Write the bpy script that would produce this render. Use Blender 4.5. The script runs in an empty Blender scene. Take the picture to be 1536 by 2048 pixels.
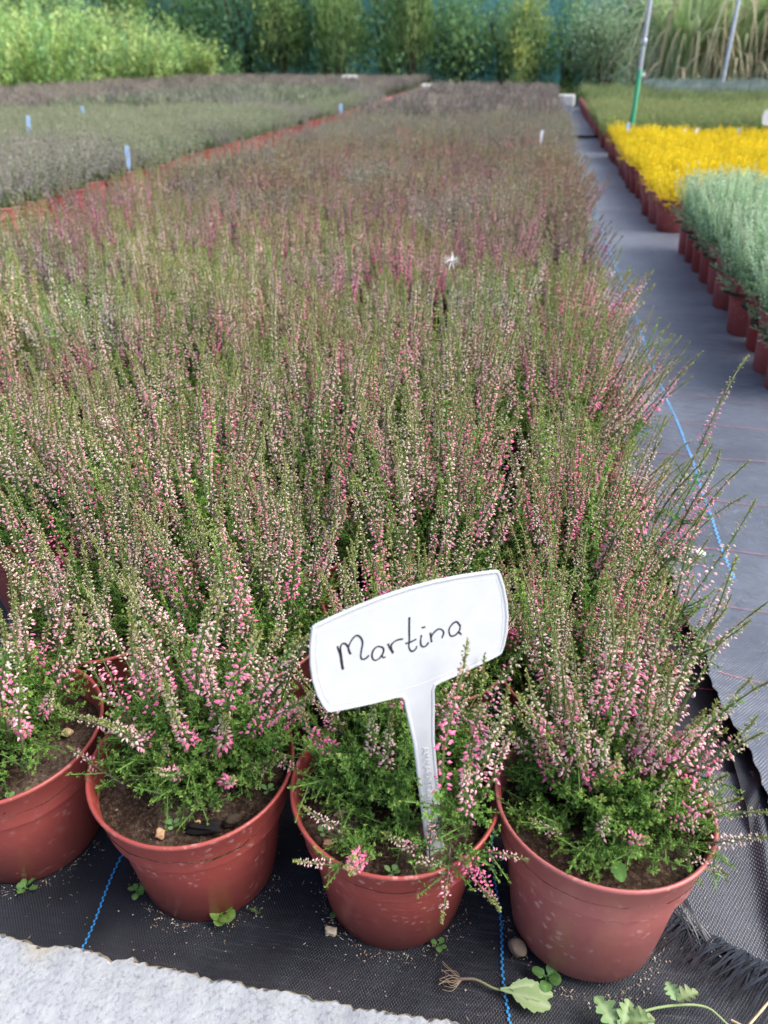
import bpy, math, random
import numpy as np
from mathutils import Matrix, Vector

# ------------------------------------------------------------------ camera, sky, sun, exposure
scene = bpy.context.scene
COL = scene.collection
R = math.radians

CAM_H = 0.715
PITCH, YAW = R(30.86), R(10.19)
cam_data = bpy.data.cameras.new('camera')
cam_data.sensor_fit = 'HORIZONTAL'
cam_data.sensor_width = 24.0
cam_data.lens = 24.0 * 1538.0 / 1536.0
cam_data.clip_start = 0.02
cam_data.clip_end = 400
cam_data.dof.use_dof = True
cam_data.dof.focus_distance = 0.80
cam_data.dof.aperture_fstop = 6.0
cam = bpy.data.objects.new('camera', cam_data)
COL.objects.link(cam)
cam.location = (0, 0, CAM_H)
cam.rotation_euler = (R(90) - PITCH, 0, YAW)
scene.camera = cam

SUN_DIR = Vector((0.78, -0.02, 0.95)).normalized()      # towards the sun
world = bpy.data.worlds.new('World')
scene.world = world
world.use_nodes = True
wn = world.node_tree
wn.nodes.clear()
sky = wn.nodes.new('ShaderNodeTexSky')
sky.sky_type = 'NISHITA'
sky.sun_disc = False
sky.sun_elevation = math.asin(SUN_DIR.z)
sky.sun_rotation = math.atan2(SUN_DIR.x, SUN_DIR.y)
sky.air_density = 1.0
sky.dust_density = 3.0
bg = wn.nodes.new('ShaderNodeBackground')
bg.inputs['Strength'].default_value = 0.15
wo = wn.nodes.new('ShaderNodeOutputWorld')
wn.links.new(sky.outputs[0], bg.inputs[0])
wn.links.new(bg.outputs[0], wo.inputs[0])

sun_data = bpy.data.lights.new('sun', 'SUN')
sun_data.energy = 2.2
sun_data.angle = R(40)
sun_data.color = (1.0, 0.97, 0.93)
sun = bpy.data.objects.new('sun', sun_data)
COL.objects.link(sun)
sun.rotation_euler = SUN_DIR.to_track_quat('Z', 'Y').to_euler()

vs = scene.view_settings
vs.view_transform = 'Standard'
vs.look = 'None'
vs.gamma = 1.0
vs.exposure = 1.16
vs.use_curve_mapping = False
scene.cycles.use_denoising = True
scene.cycles.denoiser = 'OPENIMAGEDENOISE'
scene.cycles.use_adaptive_sampling = True
scene.cycles.adaptive_threshold = 0.02
scene.cycles.max_bounces = 6
scene.cycles.diffuse_bounces = 3
scene.cycles.transmission_bounces = 4
scene.cycles.transparent_max_bounces = 6

# ------------------------------------------------------------------ materials
def new_mat(name):
    m = bpy.data.materials.new(name)
    m.use_nodes = True
    nt = m.node_tree
    b = nt.nodes['Principled BSDF']
    return m, nt, b

def N(nt, t, **kw):
    n = nt.nodes.new(t)
    for k, v in kw.items():
        setattr(n, k, v)
    return n

def ramp(nt, fac, stops):
    r = N(nt, 'ShaderNodeValToRGB')
    el = r.color_ramp.elements
    while len(el) < len(stops):
        el.new(0.5)
    for e, (p, c) in zip(el, stops):
        e.position = p
        e.color = (*c, 1) if len(c) == 3 else c
    nt.links.new(fac, r.inputs[0])
    return r.outputs[0]

def noise(nt, scale, detail=3, rough=0.55, vec=None, out='Fac'):
    n = N(nt, 'ShaderNodeTexNoise')
    n.inputs['Scale'].default_value = scale
    n.inputs['Detail'].default_value = detail
    n.inputs['Roughness'].default_value = rough
    if vec is not None:
        nt.links.new(vec, n.inputs['Vector'])
    return n.outputs[out]

def mathn(nt, op, a, b=None, c=None):
    n = N(nt, 'ShaderNodeMath', operation=op)
    for i, v in enumerate((a, b, c)):
        if v is None:
            continue
        if isinstance(v, (int, float)):
            n.inputs[i].default_value = v
        else:
            nt.links.new(v, n.inputs[i])
    return n.outputs[0]

def mix(nt, fac, a, b, blend='MIX'):
    n = N(nt, 'ShaderNodeMix', data_type='RGBA', blend_type=blend)
    for sock, v in ((n.inputs[0], fac), (n.inputs[6], a), (n.inputs[7], b)):
        if isinstance(v, (int, float)):
            sock.default_value = v
        elif isinstance(v, tuple):
            sock.default_value = (*v, 1)
        else:
            nt.links.new(v, sock)
    return n.outputs[2]

def bump(nt, b, height, strength=0.3, dist=0.001):
    n = N(nt, 'ShaderNodeBump')
    n.inputs['Strength'].default_value = strength
    n.inputs['Distance'].default_value = dist
    nt.links.new(height, n.inputs['Height'])
    nt.links.new(n.outputs[0], b.inputs['Normal'])

def mat_attr(name, rough=0.6, trans=0.0, spec=0.3, jitter=0.25):
    """colour comes from the mesh's own colour attribute (bud, leaf and stem colours)"""
    m, nt, b = new_mat(name)
    a = N(nt, 'ShaderNodeAttribute', attribute_name='Col')
    oi = N(nt, 'ShaderNodeObjectInfo')
    col = mix(nt, 1.0, a.outputs['Color'], oi.outputs['Color'], 'MULTIPLY')
    hs = N(nt, 'ShaderNodeHueSaturation')
    v = mathn(nt, 'MULTIPLY_ADD', oi.outputs['Random'], jitter, 1.0 - jitter / 2)
    nt.links.new(v, hs.inputs['Value'])
    nt.links.new(col, hs.inputs['Color'])
    nt.links.new(hs.outputs[0], b.inputs['Base Color'])
    b.inputs['Roughness'].default_value = rough
    b.inputs['Specular IOR Level'].default_value = spec
    if trans > 0:
        t = N(nt, 'ShaderNodeBsdfTranslucent')
        nt.links.new(hs.outputs[0], t.inputs['Color'])
        ms = N(nt, 'ShaderNodeMixShader')
        ms.inputs[0].default_value = trans
        nt.links.new(b.outputs[0], ms.inputs[1])
        nt.links.new(t.outputs[0], ms.inputs[2])
        nt.links.new(ms.outputs[0], nt.nodes['Material Output'].inputs[0])
    return m

M_PLANT = mat_attr('plant_surface', 0.55, 0.22, 0.3, 0.22)
M_LEAF = mat_attr('broad_leaf', 0.5, 0.4, 0.35, 0.15)
M_STONE = mat_attr('small_stone', 0.85, 0, 0.2, 0.1)

def mat_pot():
    m, nt, b = new_mat('terracotta_plastic')
    tc = N(nt, 'ShaderNodeTexCoord')
    oi = N(nt, 'ShaderNodeObjectInfo')
    off = N(nt, 'ShaderNodeVectorMath', operation='ADD')
    sc = N(nt, 'ShaderNodeVectorMath', operation='SCALE')
    cmb = N(nt, 'ShaderNodeCombineXYZ')
    nt.links.new(oi.outputs['Random'], cmb.inputs[0])
    nt.links.new(oi.outputs['Random'], cmb.inputs[2])
    nt.links.new(cmb.outputs[0], sc.inputs[0])
    sc.inputs['Scale'].default_value = 31.0
    nt.links.new(tc.outputs['Object'], off.inputs[0])
    nt.links.new(sc.outputs[0], off.inputs[1])
    v = off.outputs[0]
    base = ramp(nt, noise(nt, 9, 4, 0.6, v), [(0.25, (0.31, 0.064, 0.053)), (0.75, (0.41, 0.092, 0.077))])
    # dried water spots and splashed dirt
    vo = N(nt, 'ShaderNodeTexVoronoi', feature='F1')
    vo.inputs['Scale'].default_value = 105
    wv = N(nt, 'ShaderNodeVectorMath', operation='MULTIPLY_ADD')
    nt.links.new(noise(nt, 70, 3, 0.6, v, 'Color'), wv.inputs[0])
    wv.inputs[1].default_value = (0.014, 0.014, 0.014)
    nt.links.new(v, wv.inputs[2])
    nt.links.new(wv.outputs[0], vo.inputs['Vector'])
    spots = ramp(nt, vo.outputs['Distance'], [(0.14, (1, 1, 1)), (0.34, (0, 0, 0))])
    gate = ramp(nt, noise(nt, 22, 3, 0.6, v), [(0.44, (0, 0, 0)), (0.58, (1, 1, 1))])
    f = mathn(nt, 'MULTIPLY', spots, gate)
    streak = ramp(nt, noise(nt, 60, 5, 0.7, v), [(0.60, (0, 0, 0)), (0.76, (1, 1, 1))])
    f2 = mathn(nt, 'MULTIPLY', streak, 0.35)
    f3 = mathn(nt, 'MAXIMUM', mathn(nt, 'MULTIPLY', f, 0.55), f2)
    col = mix(nt, f3, base, (0.58, 0.33, 0.29))
    speck = N(nt, 'ShaderNodeTexVoronoi', feature='F1')
    speck.inputs['Scale'].default_value = 95
    nt.links.new(v, speck.inputs['Vector'])
    sp = ramp(nt, speck.outputs['Distance'], [(0.05, (1, 1, 1)), (0.09, (0, 0, 0))])
    col = mix(nt, mathn(nt, 'MULTIPLY', mathn(nt, 'MULTIPLY', sp, ramp(nt, noise(nt, 35, 2, 0.5, v), [(0.45, (0, 0, 0)), (0.6, (1, 1, 1))])), 0.8), col, (0.55, 0.42, 0.36))
    hsv = N(nt, 'ShaderNodeHueSaturation')
    nt.links.new(mathn(nt, 'MULTIPLY_ADD', oi.outputs['Random'], 0.22, 0.88), hsv.inputs['Value'])
    nt.links.new(mathn(nt, 'MULTIPLY_ADD', oi.outputs['Random'], -0.16, 1.04), hsv.inputs['Saturation'])
    nt.links.new(col, hsv.inputs['Color'])
    col = hsv.outputs[0]
    # splashed soil towards the foot of the pot: dirt with a shape of its own
    sep = N(nt, 'ShaderNodeSeparateXYZ')
    nt.links.new(tc.outputs['Object'], sep.inputs[0])
    hz = ramp(nt, mathn(nt, 'MULTIPLY', sep.outputs[2], 10.0), [(0.05, (1, 1, 1)), (0.55, (0, 0, 0))])
    dirt = ramp(nt, noise(nt, 110, 5, 0.75, v), [(0.52, (0, 0, 0)), (0.62, (1, 1, 1))])
    col = mix(nt, mathn(nt, 'MULTIPLY', mathn(nt, 'MULTIPLY', hz, dirt), 0.45), col, (0.16, 0.10, 0.075))
    nt.links.new(col, b.inputs['Base Color'])
    rr = mathn(nt, 'MULTIPLY_ADD', f3, 0.5, 0.36)
    nt.links.new(rr, b.inputs['Roughness'])
    b.inputs['Specular IOR Level'].default_value = 0.45
    bump(nt, b, noise(nt, 40, 4, 0.6, v), 0.12, 0.002)
    return m
M_POT = mat_pot()

def mat_soil():
    m, nt, b = new_mat('potting_soil')
    tc = N(nt, 'ShaderNodeTexCoord')
    oi = N(nt, 'ShaderNodeObjectInfo')
    v = N(nt, 'ShaderNodeVectorMath', operation='ADD')
    nt.links.new(tc.outputs['Object'], v.inputs[0])
    nt.links.new(oi.outputs['Location'], v.inputs[1])
    v = v.outputs[0]
    big = noise(nt, 16, 3, 0.6, v)
    fine = noise(nt, 260, 5, 0.75, v)
    c1 = ramp(nt, fine, [(0.32, (0.012, 0.008, 0.006)), (0.52, (0.060, 0.038, 0.026)), (0.70, (0.20, 0.135, 0.09))])
    c2 = ramp(nt, fine, [(0.32, (0.06, 0.040, 0.028)), (0.55, (0.20, 0.14, 0.10)), (0.75, (0.42, 0.32, 0.23))])
    f = ramp(nt, big, [(0.50, (0, 0, 0)), (0.64, (1, 1, 1))])
    nt.links.new(mix(nt, f, c1, c2), b.inputs['Base Color'])
    b.inputs['Roughness'].default_value = 0.95
    b.inputs['Specular IOR Level'].default_value = 0.1
    bump(nt, b, noise(nt, 300, 6, 0.8, v), 0.9, 0.004)
    return m
M_SOIL = mat_soil()

def mat_fabric(name, dust=0.5, period=(0.0012, 0.0016), rough=(0.42, 0.62), tone=(0.013, 0.015, 0.022), net=False, dustcol=(0.19, 0.195, 0.215), spec=0.6, sheen=0.05, wrinkle=0.0):
    """woven ground cover: flat black tapes over and under, dusty"""
    m, nt, b = new_mat(name)
    tc = N(nt, 'ShaderNodeTexCoord')
    obj = tc.outputs['Object']
    wob = N(nt, 'ShaderNodeVectorMath', operation='SCALE')
    nn = N(nt, 'ShaderNodeTexNoise')
    nn.inputs['Scale'].default_value = 9
    nn.inputs['Detail'].default_value = 2
    nt.links.new(obj, nn.inputs['Vector'])
    nt.links.new(nn.outputs['Color'], wob.inputs[0])
    wob.inputs['Scale'].default_value = 0.012
    vv = N(nt, 'ShaderNodeVectorMath', operation='ADD')
    nt.links.new(obj, vv.inputs[0])
    nt.links.new(wob.outputs[0], vv.inputs[1])
    sep = N(nt, 'ShaderNodeSeparateXYZ')
    nt.links.new(vv.outputs[0], sep.inputs[0])
    sx = mathn(nt, 'SINE', mathn(nt, 'MULTIPLY', sep.outputs[0], math.pi / period[0]))
    sy = mathn(nt, 'SINE', mathn(nt, 'MULTIPLY', sep.outputs[1], math.pi / period[1]))
    chk = mathn(nt, 'MULTIPLY', sx, sy)
    warp = mathn(nt, 'MULTIPLY', mathn(nt, 'ABSOLUTE', sx), 0.6)
    h = mathn(nt, 'ADD', mathn(nt, 'MULTIPLY', chk, 0.5), warp)
    big = noise(nt, 3.2, 5, 0.6, obj)
    mid = noise(nt, 26, 4, 0.65, obj)
    fine = noise(nt, 420, 3, 0.7, obj)
    base = ramp(nt, mid, [(0.3, tone), (0.75, tuple(c * 1.9 for c in tone))])
    gap = ramp(nt, h, [(0.0, (0.35, 0.35, 0.35)), (0.5, (1, 1, 1))])
    base = mix(nt, 0.8, base, gap, 'MULTIPLY')
    d1 = ramp(nt, big, [(0.40, (0, 0, 0)), (0.72, (1, 1, 1))])
    d2 = ramp(nt, fine, [(0.55, (0, 0, 0)), (0.72, (1, 1, 1))])
    df = mathn(nt, 'MULTIPLY', mathn(nt, 'MULTIPLY_ADD', d1, 0.6, 0.12), dust)
    df2 = mathn(nt, 'MULTIPLY', mathn(nt, 'MULTIPLY', d2, mathn(nt, 'MULTIPLY_ADD', mid, 1.0, 0.0)), dust * 0.8)
    mp = N(nt, 'ShaderNodeMapping')
    mp.inputs['Scale'].default_value = (22, 420, 1)
    nt.links.new(vv.outputs[0], mp.inputs['Vector'])
    rows = ramp(nt, noise(nt, 1.0, 3, 0.7, mp.outputs[0]), [(0.52, (0, 0, 0)), (0.72, (1, 1, 1))])
    df3 = mathn(nt, 'MULTIPLY', mathn(nt, 'MULTIPLY', rows, d1), 0.42)
    df = mathn(nt, 'MINIMUM', mathn(nt, 'ADD', mathn(nt, 'ADD', df, df2), df3), 1.0)
    col = mix(nt, df, base, dustcol)
    if net:
        g = ramp(nt, h, [(0.45, (0, 0, 0)), (0.85, (1, 1, 1))])
        col = mix(nt, mathn(nt, 'MULTIPLY', g, 0.55), col, (0.24, 0.26, 0.29))
    nt.links.new(col, b.inputs['Base Color'])
    nt.links.new(mathn(nt, 'MULTIPLY_ADD', mid, rough[1] - rough[0], rough[0]), b.inputs['Roughness'])
    b.inputs['Specular IOR Level'].default_value = spec
    b.inputs['Sheen Weight'].default_value = sheen
    b.inputs['Sheen Roughness'].default_value = 0.35
    b.inputs['Sheen Tint'].default_value = (0.85, 0.9, 1.0, 1)
    hh = mathn(nt, 'ADD', h, mathn(nt, 'MULTIPLY', noise(nt, 14, 5, 0.65, obj), 6.0))
    if wrinkle:
        hh = mathn(nt, 'ADD', hh, mathn(nt, 'MULTIPLY', noise(nt, 5, 5, 0.7, obj), 22.0 * wrinkle))
    bump(nt, b, hh, 0.5, 0.0012)
    return m
M_FABRIC = mat_fabric('woven_ground_cover', 0.05, (0.0014, 0.0019), tone=(0.0075, 0.0090, 0.0145), spec=0.45, sheen=0.0, wrinkle=0.35)
M_PATH = mat_fabric('path_ground_cover', 0.32, (0.0019, 0.0023), (0.27, 0.42), (0.017, 0.021, 0.032), dustcol=(0.24, 0.275, 0.35), spec=0.9, sheen=0.62, wrinkle=1.0)
M_NET = mat_fabric('coarse_shade_net', 0.35, (0.0016, 0.0024), (0.4, 0.6), (0.014, 0.016, 0.022), net=True)

def mat_plain(name, col, rough=0.5, spec=0.4, var=0.15, scale=40, metal=0.0, bmp=0.0):
    m, nt, b = new_mat(name)
    tc = N(nt, 'ShaderNodeTexCoord')
    n = noise(nt, scale, 4, 0.6, tc.outputs['Object'])
    c = ramp(nt, n, [(0.3, tuple(x * (1 - var) for x in col)), (0.7, tuple(min(1, x * (1 + var)) for x in col))])
    nt.links.new(c, b.inputs['Base Color'])
    b.inputs['Roughness'].default_value = rough
    b.inputs['Specular IOR Level'].default_value = spec
    b.inputs['Metallic'].default_value = metal
    if bmp:
        bump(nt, b, noise(nt, scale * 2, 4, 0.6, tc.outputs['Object']), bmp, 0.002)
    return m
M_SIGN = mat_plain('white_label_plastic', (0.52, 0.53, 0.55), 0.5, 0.35, 0.035, 60)
M_INK = mat_plain('black_marker_ink', (0.022, 0.018, 0.026), 0.4, 0.4, 0.6, 300)
M_BLUE = mat_plain('blue_tape', (0.03, 0.25, 0.56), 0.4, 0.5, 0.25, 200)
M_BLUE_FAR = mat_plain('blue_tracer_thread', (0.10, 0.33, 0.62), 0.45, 0.4, 0.3, 30)
M_RED = mat_plain('red_tracer_thread', (0.30, 0.13, 0.16), 0.6, 0.3, 0.3, 90)
M_PINK = mat_plain('pink_tracer_thread', (0.50, 0.10, 0.16), 0.5, 0.3, 0.3, 90)
M_STRAND = mat_plain('black_plastic_strand', (0.016, 0.017, 0.021), 0.35, 0.6, 0.3, 200)
M_STRAW = mat_plain('dry_straw', (0.50, 0.40, 0.24), 0.7, 0.2, 0.25, 150)
M_GALV = mat_plain('galvanised_steel', (0.42, 0.45, 0.50), 0.45, 0.5, 0.15, 12, 0.35)
M_GREENPIPE = mat_plain('green_painted_pipe', (0.02, 0.26, 0.12), 0.4, 0.5, 0.15, 20)
M_TEAL = mat_plain('teal_windbreak_fabric', (0.075, 0.25, 0.29), 0.8, 0.2, 0.3, 2.5)
M_LABELBLUE = mat_plain('pale_blue_label_plastic', (0.40, 0.56, 0.78), 0.4, 0.4, 0.1, 60)
M_LABELWHITE = mat_plain('pale_label_plastic', (0.78, 0.80, 0.82), 0.4, 0.4, 0.05, 60)
M_BLOCK = mat_plain('pale_concrete', (0.66, 0.64, 0.59), 0.85, 0.2, 0.15, 14, 0, 0.4)
M_BATTEN = mat_plain('black_hose_rubber', (0.012, 0.016, 0.018), 0.45, 0.4, 0.3, 20)
M_WOOD = mat_plain('bark', (0.09, 0.06, 0.042), 0.9, 0.1, 0.4, 30, 0, 0.5)
M_FLUFF = mat_plain('seed_down', (0.85, 0.85, 0.84), 0.8, 0.1, 0.03, 60)

def mat_slab():
    m, nt, b = new_mat('weathered_pale_stone')
    tc = N(nt, 'ShaderNodeTexCoord')
    v = tc.outputs['Object']
    base = ramp(nt, noise(nt, 14, 5, 0.65, v), [(0.3, (0.25, 0.265, 0.28)), (0.55, (0.315, 0.33, 0.34)), (0.8, (0.355, 0.365, 0.36))])
    grain = ramp(nt, noise(nt, 230, 3, 0.6, v), [(0.36, (0.30, 0.29, 0.36)), (0.46, (1, 1, 1))])
    col = mix(nt, 0.38, base, grain, 'MULTIPLY')
    lil = ramp(nt, noise(nt, 60, 3, 0.6, v), [(0.58, (0, 0, 0)), (0.7, (1, 1, 1))])
    col = mix(nt, mathn(nt, 'MULTIPLY', lil, 0.35), col, (0.25, 0.245, 0.29))
    a = N(nt, 'ShaderNodeAttribute', attribute_name='Col')     # weathered yellow rim of the broken edge
    col = mix(nt, a.outputs['Fac'], col, (0.33, 0.28, 0.18))
    nt.links.new(col, b.inputs['Base Color'])
    b.inputs['Roughness'].default_value = 0.9
    b.inputs['Specular IOR Level'].default_value = 0.2
    bump(nt, b, mathn(nt, 'ADD', noise(nt, 260, 3, 0.6, v), mathn(nt, 'MULTIPLY', noise(nt, 70, 3, 0.6, v), 0.8)), 0.55, 0.0022)
    return m
M_SLAB = mat_slab()

# ------------------------------------------------------------------ mesh helpers (numpy chunks: V, T, C)
def cat(chunks):
    V, T, C = [], [], []
    o = 0
    for v, t, c in chunks:
        if len(v) == 0:
            continue
        V.append(v)
        T.append(t + o)
        C.append(c)
        o += len(v)
    return np.concatenate(V), np.concatenate(T), np.concatenate(C)

def xf(chunk, M):
    v, t, c = chunk
    return v @ M[:3, :3].T + M[:3, 3], t, c

def to_mesh(name, chunk, mat, smooth=False):
    V, T, C = chunk
    me = bpy.data.meshes.new(name)
    me.vertices.add(len(V))
    me.vertices.foreach_set('co', np.ascontiguousarray(V, dtype=np.float32).ravel())
    me.loops.add(len(T) * 3)
    me.loops.foreach_set('vertex_index', np.ascontiguousarray(T, dtype=np.int32).ravel())
    me.polygons.add(len(T))
    me.polygons.foreach_set('loop_start', np.arange(0, len(T) * 3, 3, dtype=np.int32))
    me.polygons.foreach_set('loop_total', np.full(len(T), 3, dtype=np.int32))
    me.update(calc_edges=True)
    me.polygons.foreach_set('use_smooth', np.full(len(T), bool(smooth), dtype=bool))
    ca = me.color_attributes.new('Col', 'FLOAT_COLOR', 'POINT')
    cc = np.ones((len(V), 4), dtype=np.float32)
    cc[:, :3] = C
    ca.data.foreach_set('color', cc.ravel())
    me.materials.append(mat)
    me.validate()
    return me

def link(name, data, parent=None, loc=None, rot=None, scl=None, kind=None, label=None, category=None, group=None):
    o = bpy.data.objects.new(name, data)
    COL.objects.link(o)
    if parent is not None:
        o.parent = parent
    if loc is not None:
        o.location = loc
    if rot is not None:
        o.rotation_euler = rot
    if scl is not None:
        o.scale = scl if hasattr(scl, '__len__') else (scl, scl, scl)
    for k, v in (('kind', kind), ('label', label), ('category', category), ('group', group)):
        if v:
            o[k] = v
    return o

def unit(a):
    return a / (np.linalg.norm(a, axis=-1, keepdims=True) + 1e-12)

def frames(D):
    ref = np.where(np.abs(D[:, 2:3]) < 0.9, np.array([[0, 0, 1.0]]), np.array([[1.0, 0, 0]]))
    U = unit(np.cross(ref, D))
    return U, np.cross(D, U)

def tube(path, rad, sides, col0, col1=None):
    path = np.asarray(path, float)
    n = len(path)
    rad = np.broadcast_to(np.asarray(rad, float), (n,))
    tang = unit(np.gradient(path, axis=0))
    U, W = frames(tang)
    for i in range(1, n):                      # keep the frame from twisting
        u = U[i - 1] - tang[i] * (U[i - 1] @ tang[i])
        U[i] = u / (np.linalg.norm(u) + 1e-12)
        W[i] = np.cross(tang[i], U[i])
    a = np.arange(sides) * 2 * math.pi / sides
    V = (path[:, None] + rad[:, None, None] * (np.cos(a)[None, :, None] * U[:, None] + np.sin(a)[None, :, None] * W[:, None])).reshape(-1, 3)
    T = []
    for i in range(n - 1):
        for j in range(sides):
            a0, a1 = i * sides + j, i * sides + (j + 1) % sides
            b0, b1 = a0 + sides, a1 + sides
            T += [(a0, a1, b1), (a0, b1, b0)]
    c0 = np.asarray(col0, float)
    c1 = c0 if col1 is None else np.asarray(col1, float)
    t = np.repeat(np.linspace(0, 1, n), sides)[:, None]
    return V, np.array(T), c0 * (1 - t) + c1 * t

def leaves(P, D, L, W, col, fold=0.25, up=None):
    """narrow folded leaves: base, two sides, tip"""
    n = len(P)
    if n == 0:
        return np.zeros((0, 3)), np.zeros((0, 3), int), np.zeros((0, 3))
    L = np.broadcast_to(L, (n,))[:, None]
    W = np.broadcast_to(W, (n,))[:, None]
    U, N_ = frames(D)
    mid = P + D * L * 0.5
    v = np.stack([P, mid + U * W * 0.5 + N_ * W * fold, P + D * L, mid - U * W * 0.5 + N_ * W * fold], 1).reshape(-1, 3)
    b = np.arange(n)[:, None] * 4
    T = np.concatenate([b + [[0, 1, 2]], b + [[0, 2, 3]]])
    return v, T, np.repeat(np.broadcast_to(col, (n, 3)), 4, 0)

def buds(P, D, L, W, c_base, c_mid, c_tip, sides=5, rings=2):
    n = len(P)
    if n == 0:
        return np.zeros((0, 3)), np.zeros((0, 3), int), np.zeros((0, 3))
    L = np.broadcast_to(L, (n,))[:, None]
    W = np.broadcast_to(W, (n,))[:, None]
    U, Q = frames(D)
    a = np.arange(sides) * 2 * math.pi / sides
    prof = [(0.30, 0.48), (0.60, 0.36)] if rings == 2 else [(0.38, 0.5)]
    vs_, cs_ = [P[:, None]], [np.broadcast_to(c_base, (n, 3))[:, None]]
    for k, (h, r) in enumerate(prof):
        ring = (P + D * L * h)[:, None] + (W * r)[:, None] * (np.cos(a)[None, :, None] * U[:, None] + np.sin(a)[None, :, None] * Q[:, None])
        vs_.append(ring)
        c = c_mid if k == 0 else 0.4 * np.asarray(c_mid) + 0.6 * np.asarray(c_tip)
        cs_.append(np.repeat(np.broadcast_to(c, (n, 3))[:, None], sides, 1))
    vs_.append((P + D * L)[:, None])
    cs_.append(np.broadcast_to(c_tip, (n, 3))[:, None])
    V = np.concatenate(vs_, 1)
    C = np.concatenate(cs_, 1)
    m = V.shape[1]
    t = []
    for j in range(sides):
        k = (j + 1) % sides
        t.append((0, 1 + k, 1 + j))
        if len(prof) == 2:
            t += [(1 + j, 1 + k, 1 + sides + k), (1 + j, 1 + sides + k, 1 + sides + j)]
        t.append((m - 1, m - 1 - sides + j, m - 1 - sides + k))
    T = (np.arange(n)[:, None, None] * m + np.array(t)[None]).reshape(-1, 3)
    return V.reshape(-1, 3), T, C.reshape(-1, 3)

def lathe(profile, seg, col=(1, 1, 1)):
    pr = np.array(profile, float)
    a = np.arange(seg) * 2 * math.pi / seg
    V = np.stack([pr[:, 0:1] * np.cos(a), pr[:, 0:1] * np.sin(a), np.repeat(pr[:, 1:2], seg, 1)], -1).reshape(-1, 3)
    T = []
    for i in range(len(pr) - 1):
        for j in range(seg):
            a0, a1 = i * seg + j, i * seg + (j + 1) % seg
            T += [(a0, a1, a1 + seg), (a0, a1 + seg, a0 + seg)]
    return V, np.array(T), np.broadcast_to(np.array(col, float), (len(V), 3)).copy()

def box(x0, x1, y0, y1, z0, z1, col=(1, 1, 1)):
    V = np.array([(x, y, z) for z in (z0, z1) for y in (y0, y1) for x in (x0, x1)], float)
    T = np.array([(0, 2, 3), (0, 3, 1), (4, 5, 7), (4, 7, 6), (0, 1, 5), (0, 5, 4), (2, 6, 7), (2, 7, 3), (0, 4, 6), (0, 6, 2), (1, 3, 7), (1, 7, 5)])
    return V, T, np.broadcast_to(np.array(col, float), (8, 3)).copy()

def rotmat(axis, ang):
    return np.array(Matrix.Rotation(ang, 4, Vector(axis)))

def place(base, direction, roll, s=1.0):
    """4x4 that stands a +Z shoot at base along direction"""
    d = Vector(direction).normalized()
    q = Vector((0, 0, 1)).rotation_difference(d)
    return np.array(Matrix.Translation(Vector(base)) @ q.to_matrix().to_4x4() @ Matrix.Rotation(roll, 4, 'Z') @ Matrix.Scale(s, 4))

def ordinal(n):
    return '%d%s' % (n, 'th' if 10 <= n % 100 <= 20 else {1: 'st', 2: 'nd', 3: 'rd'}.get(n % 10, 'th'))

# ------------------------------------------------------------------ heather shoots
PAL = {
    'pink':  dict(leaf=(0.155, 0.320, 0.050), leaf2=(0.072, 0.180, 0.028), tip=(0.310, 0.385, 0.100), stem=(0.115, 0.085, 0.060), cal=(0.780, 0.670, 0.520), pale=(0.870, 0.520, 0.560), hot=(0.880, 0.150, 0.360)),
    'red':   dict(leaf=(0.150, 0.230, 0.075), leaf2=(0.080, 0.150, 0.045), tip=(0.360, 0.320, 0.170), stem=(0.110, 0.065, 0.060), cal=(0.680, 0.460, 0.460), pale=(0.720, 0.360, 0.450), hot=(0.730, 0.140, 0.320)),
    'brown': dict(leaf=(0.200, 0.250, 0.110), leaf2=(0.120, 0.165, 0.070), tip=(0.360, 0.340, 0.230), stem=(0.120, 0.085, 0.070), cal=(0.510, 0.460, 0.380), pale=(0.490, 0.390, 0.370), hot=(0.500, 0.340, 0.360)),
    'grey':  dict(leaf=(0.200, 0.300, 0.120), leaf2=(0.070, 0.170, 0.045), tip=(0.400, 0.450, 0.270), stem=(0.130, 0.100, 0.080), cal=(0.460, 0.510, 0.330), pale=(0.460, 0.480, 0.340), hot=(0.460, 0.430, 0.340)),
    'mauve': dict(leaf=(0.200, 0.270, 0.125), leaf2=(0.080, 0.155, 0.050), tip=(0.400, 0.400, 0.300), stem=(0.130, 0.095, 0.090), cal=(0.460, 0.460, 0.360), pale=(0.470, 0.440, 0.380), hot=(0.470, 0.410, 0.380)),
    'yellow': dict(leaf=(0.860, 0.680, 0.020), leaf2=(0.620, 0.600, 0.020), tip=(0.930, 0.770, 0.020), stem=(0.40, 0.30, 0.02), cal=(0.930, 0.750, 0.020), pale=(0.930, 0.750, 0.020), hot=(0.930, 0.600, 0.030)),
    'silver': dict(leaf=(0.380, 0.580, 0.310), leaf2=(0.200, 0.400, 0.160), tip=(0.600, 0.760, 0.500), stem=(0.18, 0.22, 0.12), cal=(0.520, 0.700, 0.440), pale=(0.540, 0.720, 0.460), hot=(0.540, 0.720, 0.460)),
    'green': dict(leaf=(0.230, 0.370, 0.090), leaf2=(0.070, 0.180, 0.035), tip=(0.430, 0.500, 0.200), stem=(0.14, 0.12, 0.06), cal=(0.370, 0.470, 0.180), pale=(0.380, 0.470, 0.190), hot=(0.380, 0.470, 0.190)),
    'frost': dict(leaf=(0.28, 0.38, 0.32), leaf2=(0.14, 0.23, 0.18), tip=(0.48, 0.56, 0.51), stem=(0.15, 0.18, 0.14), cal=(0.40, 0.50, 0.43), pale=(0.40, 0.50, 0.43), hot=(0.40, 0.50, 0.43)),
}

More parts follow.
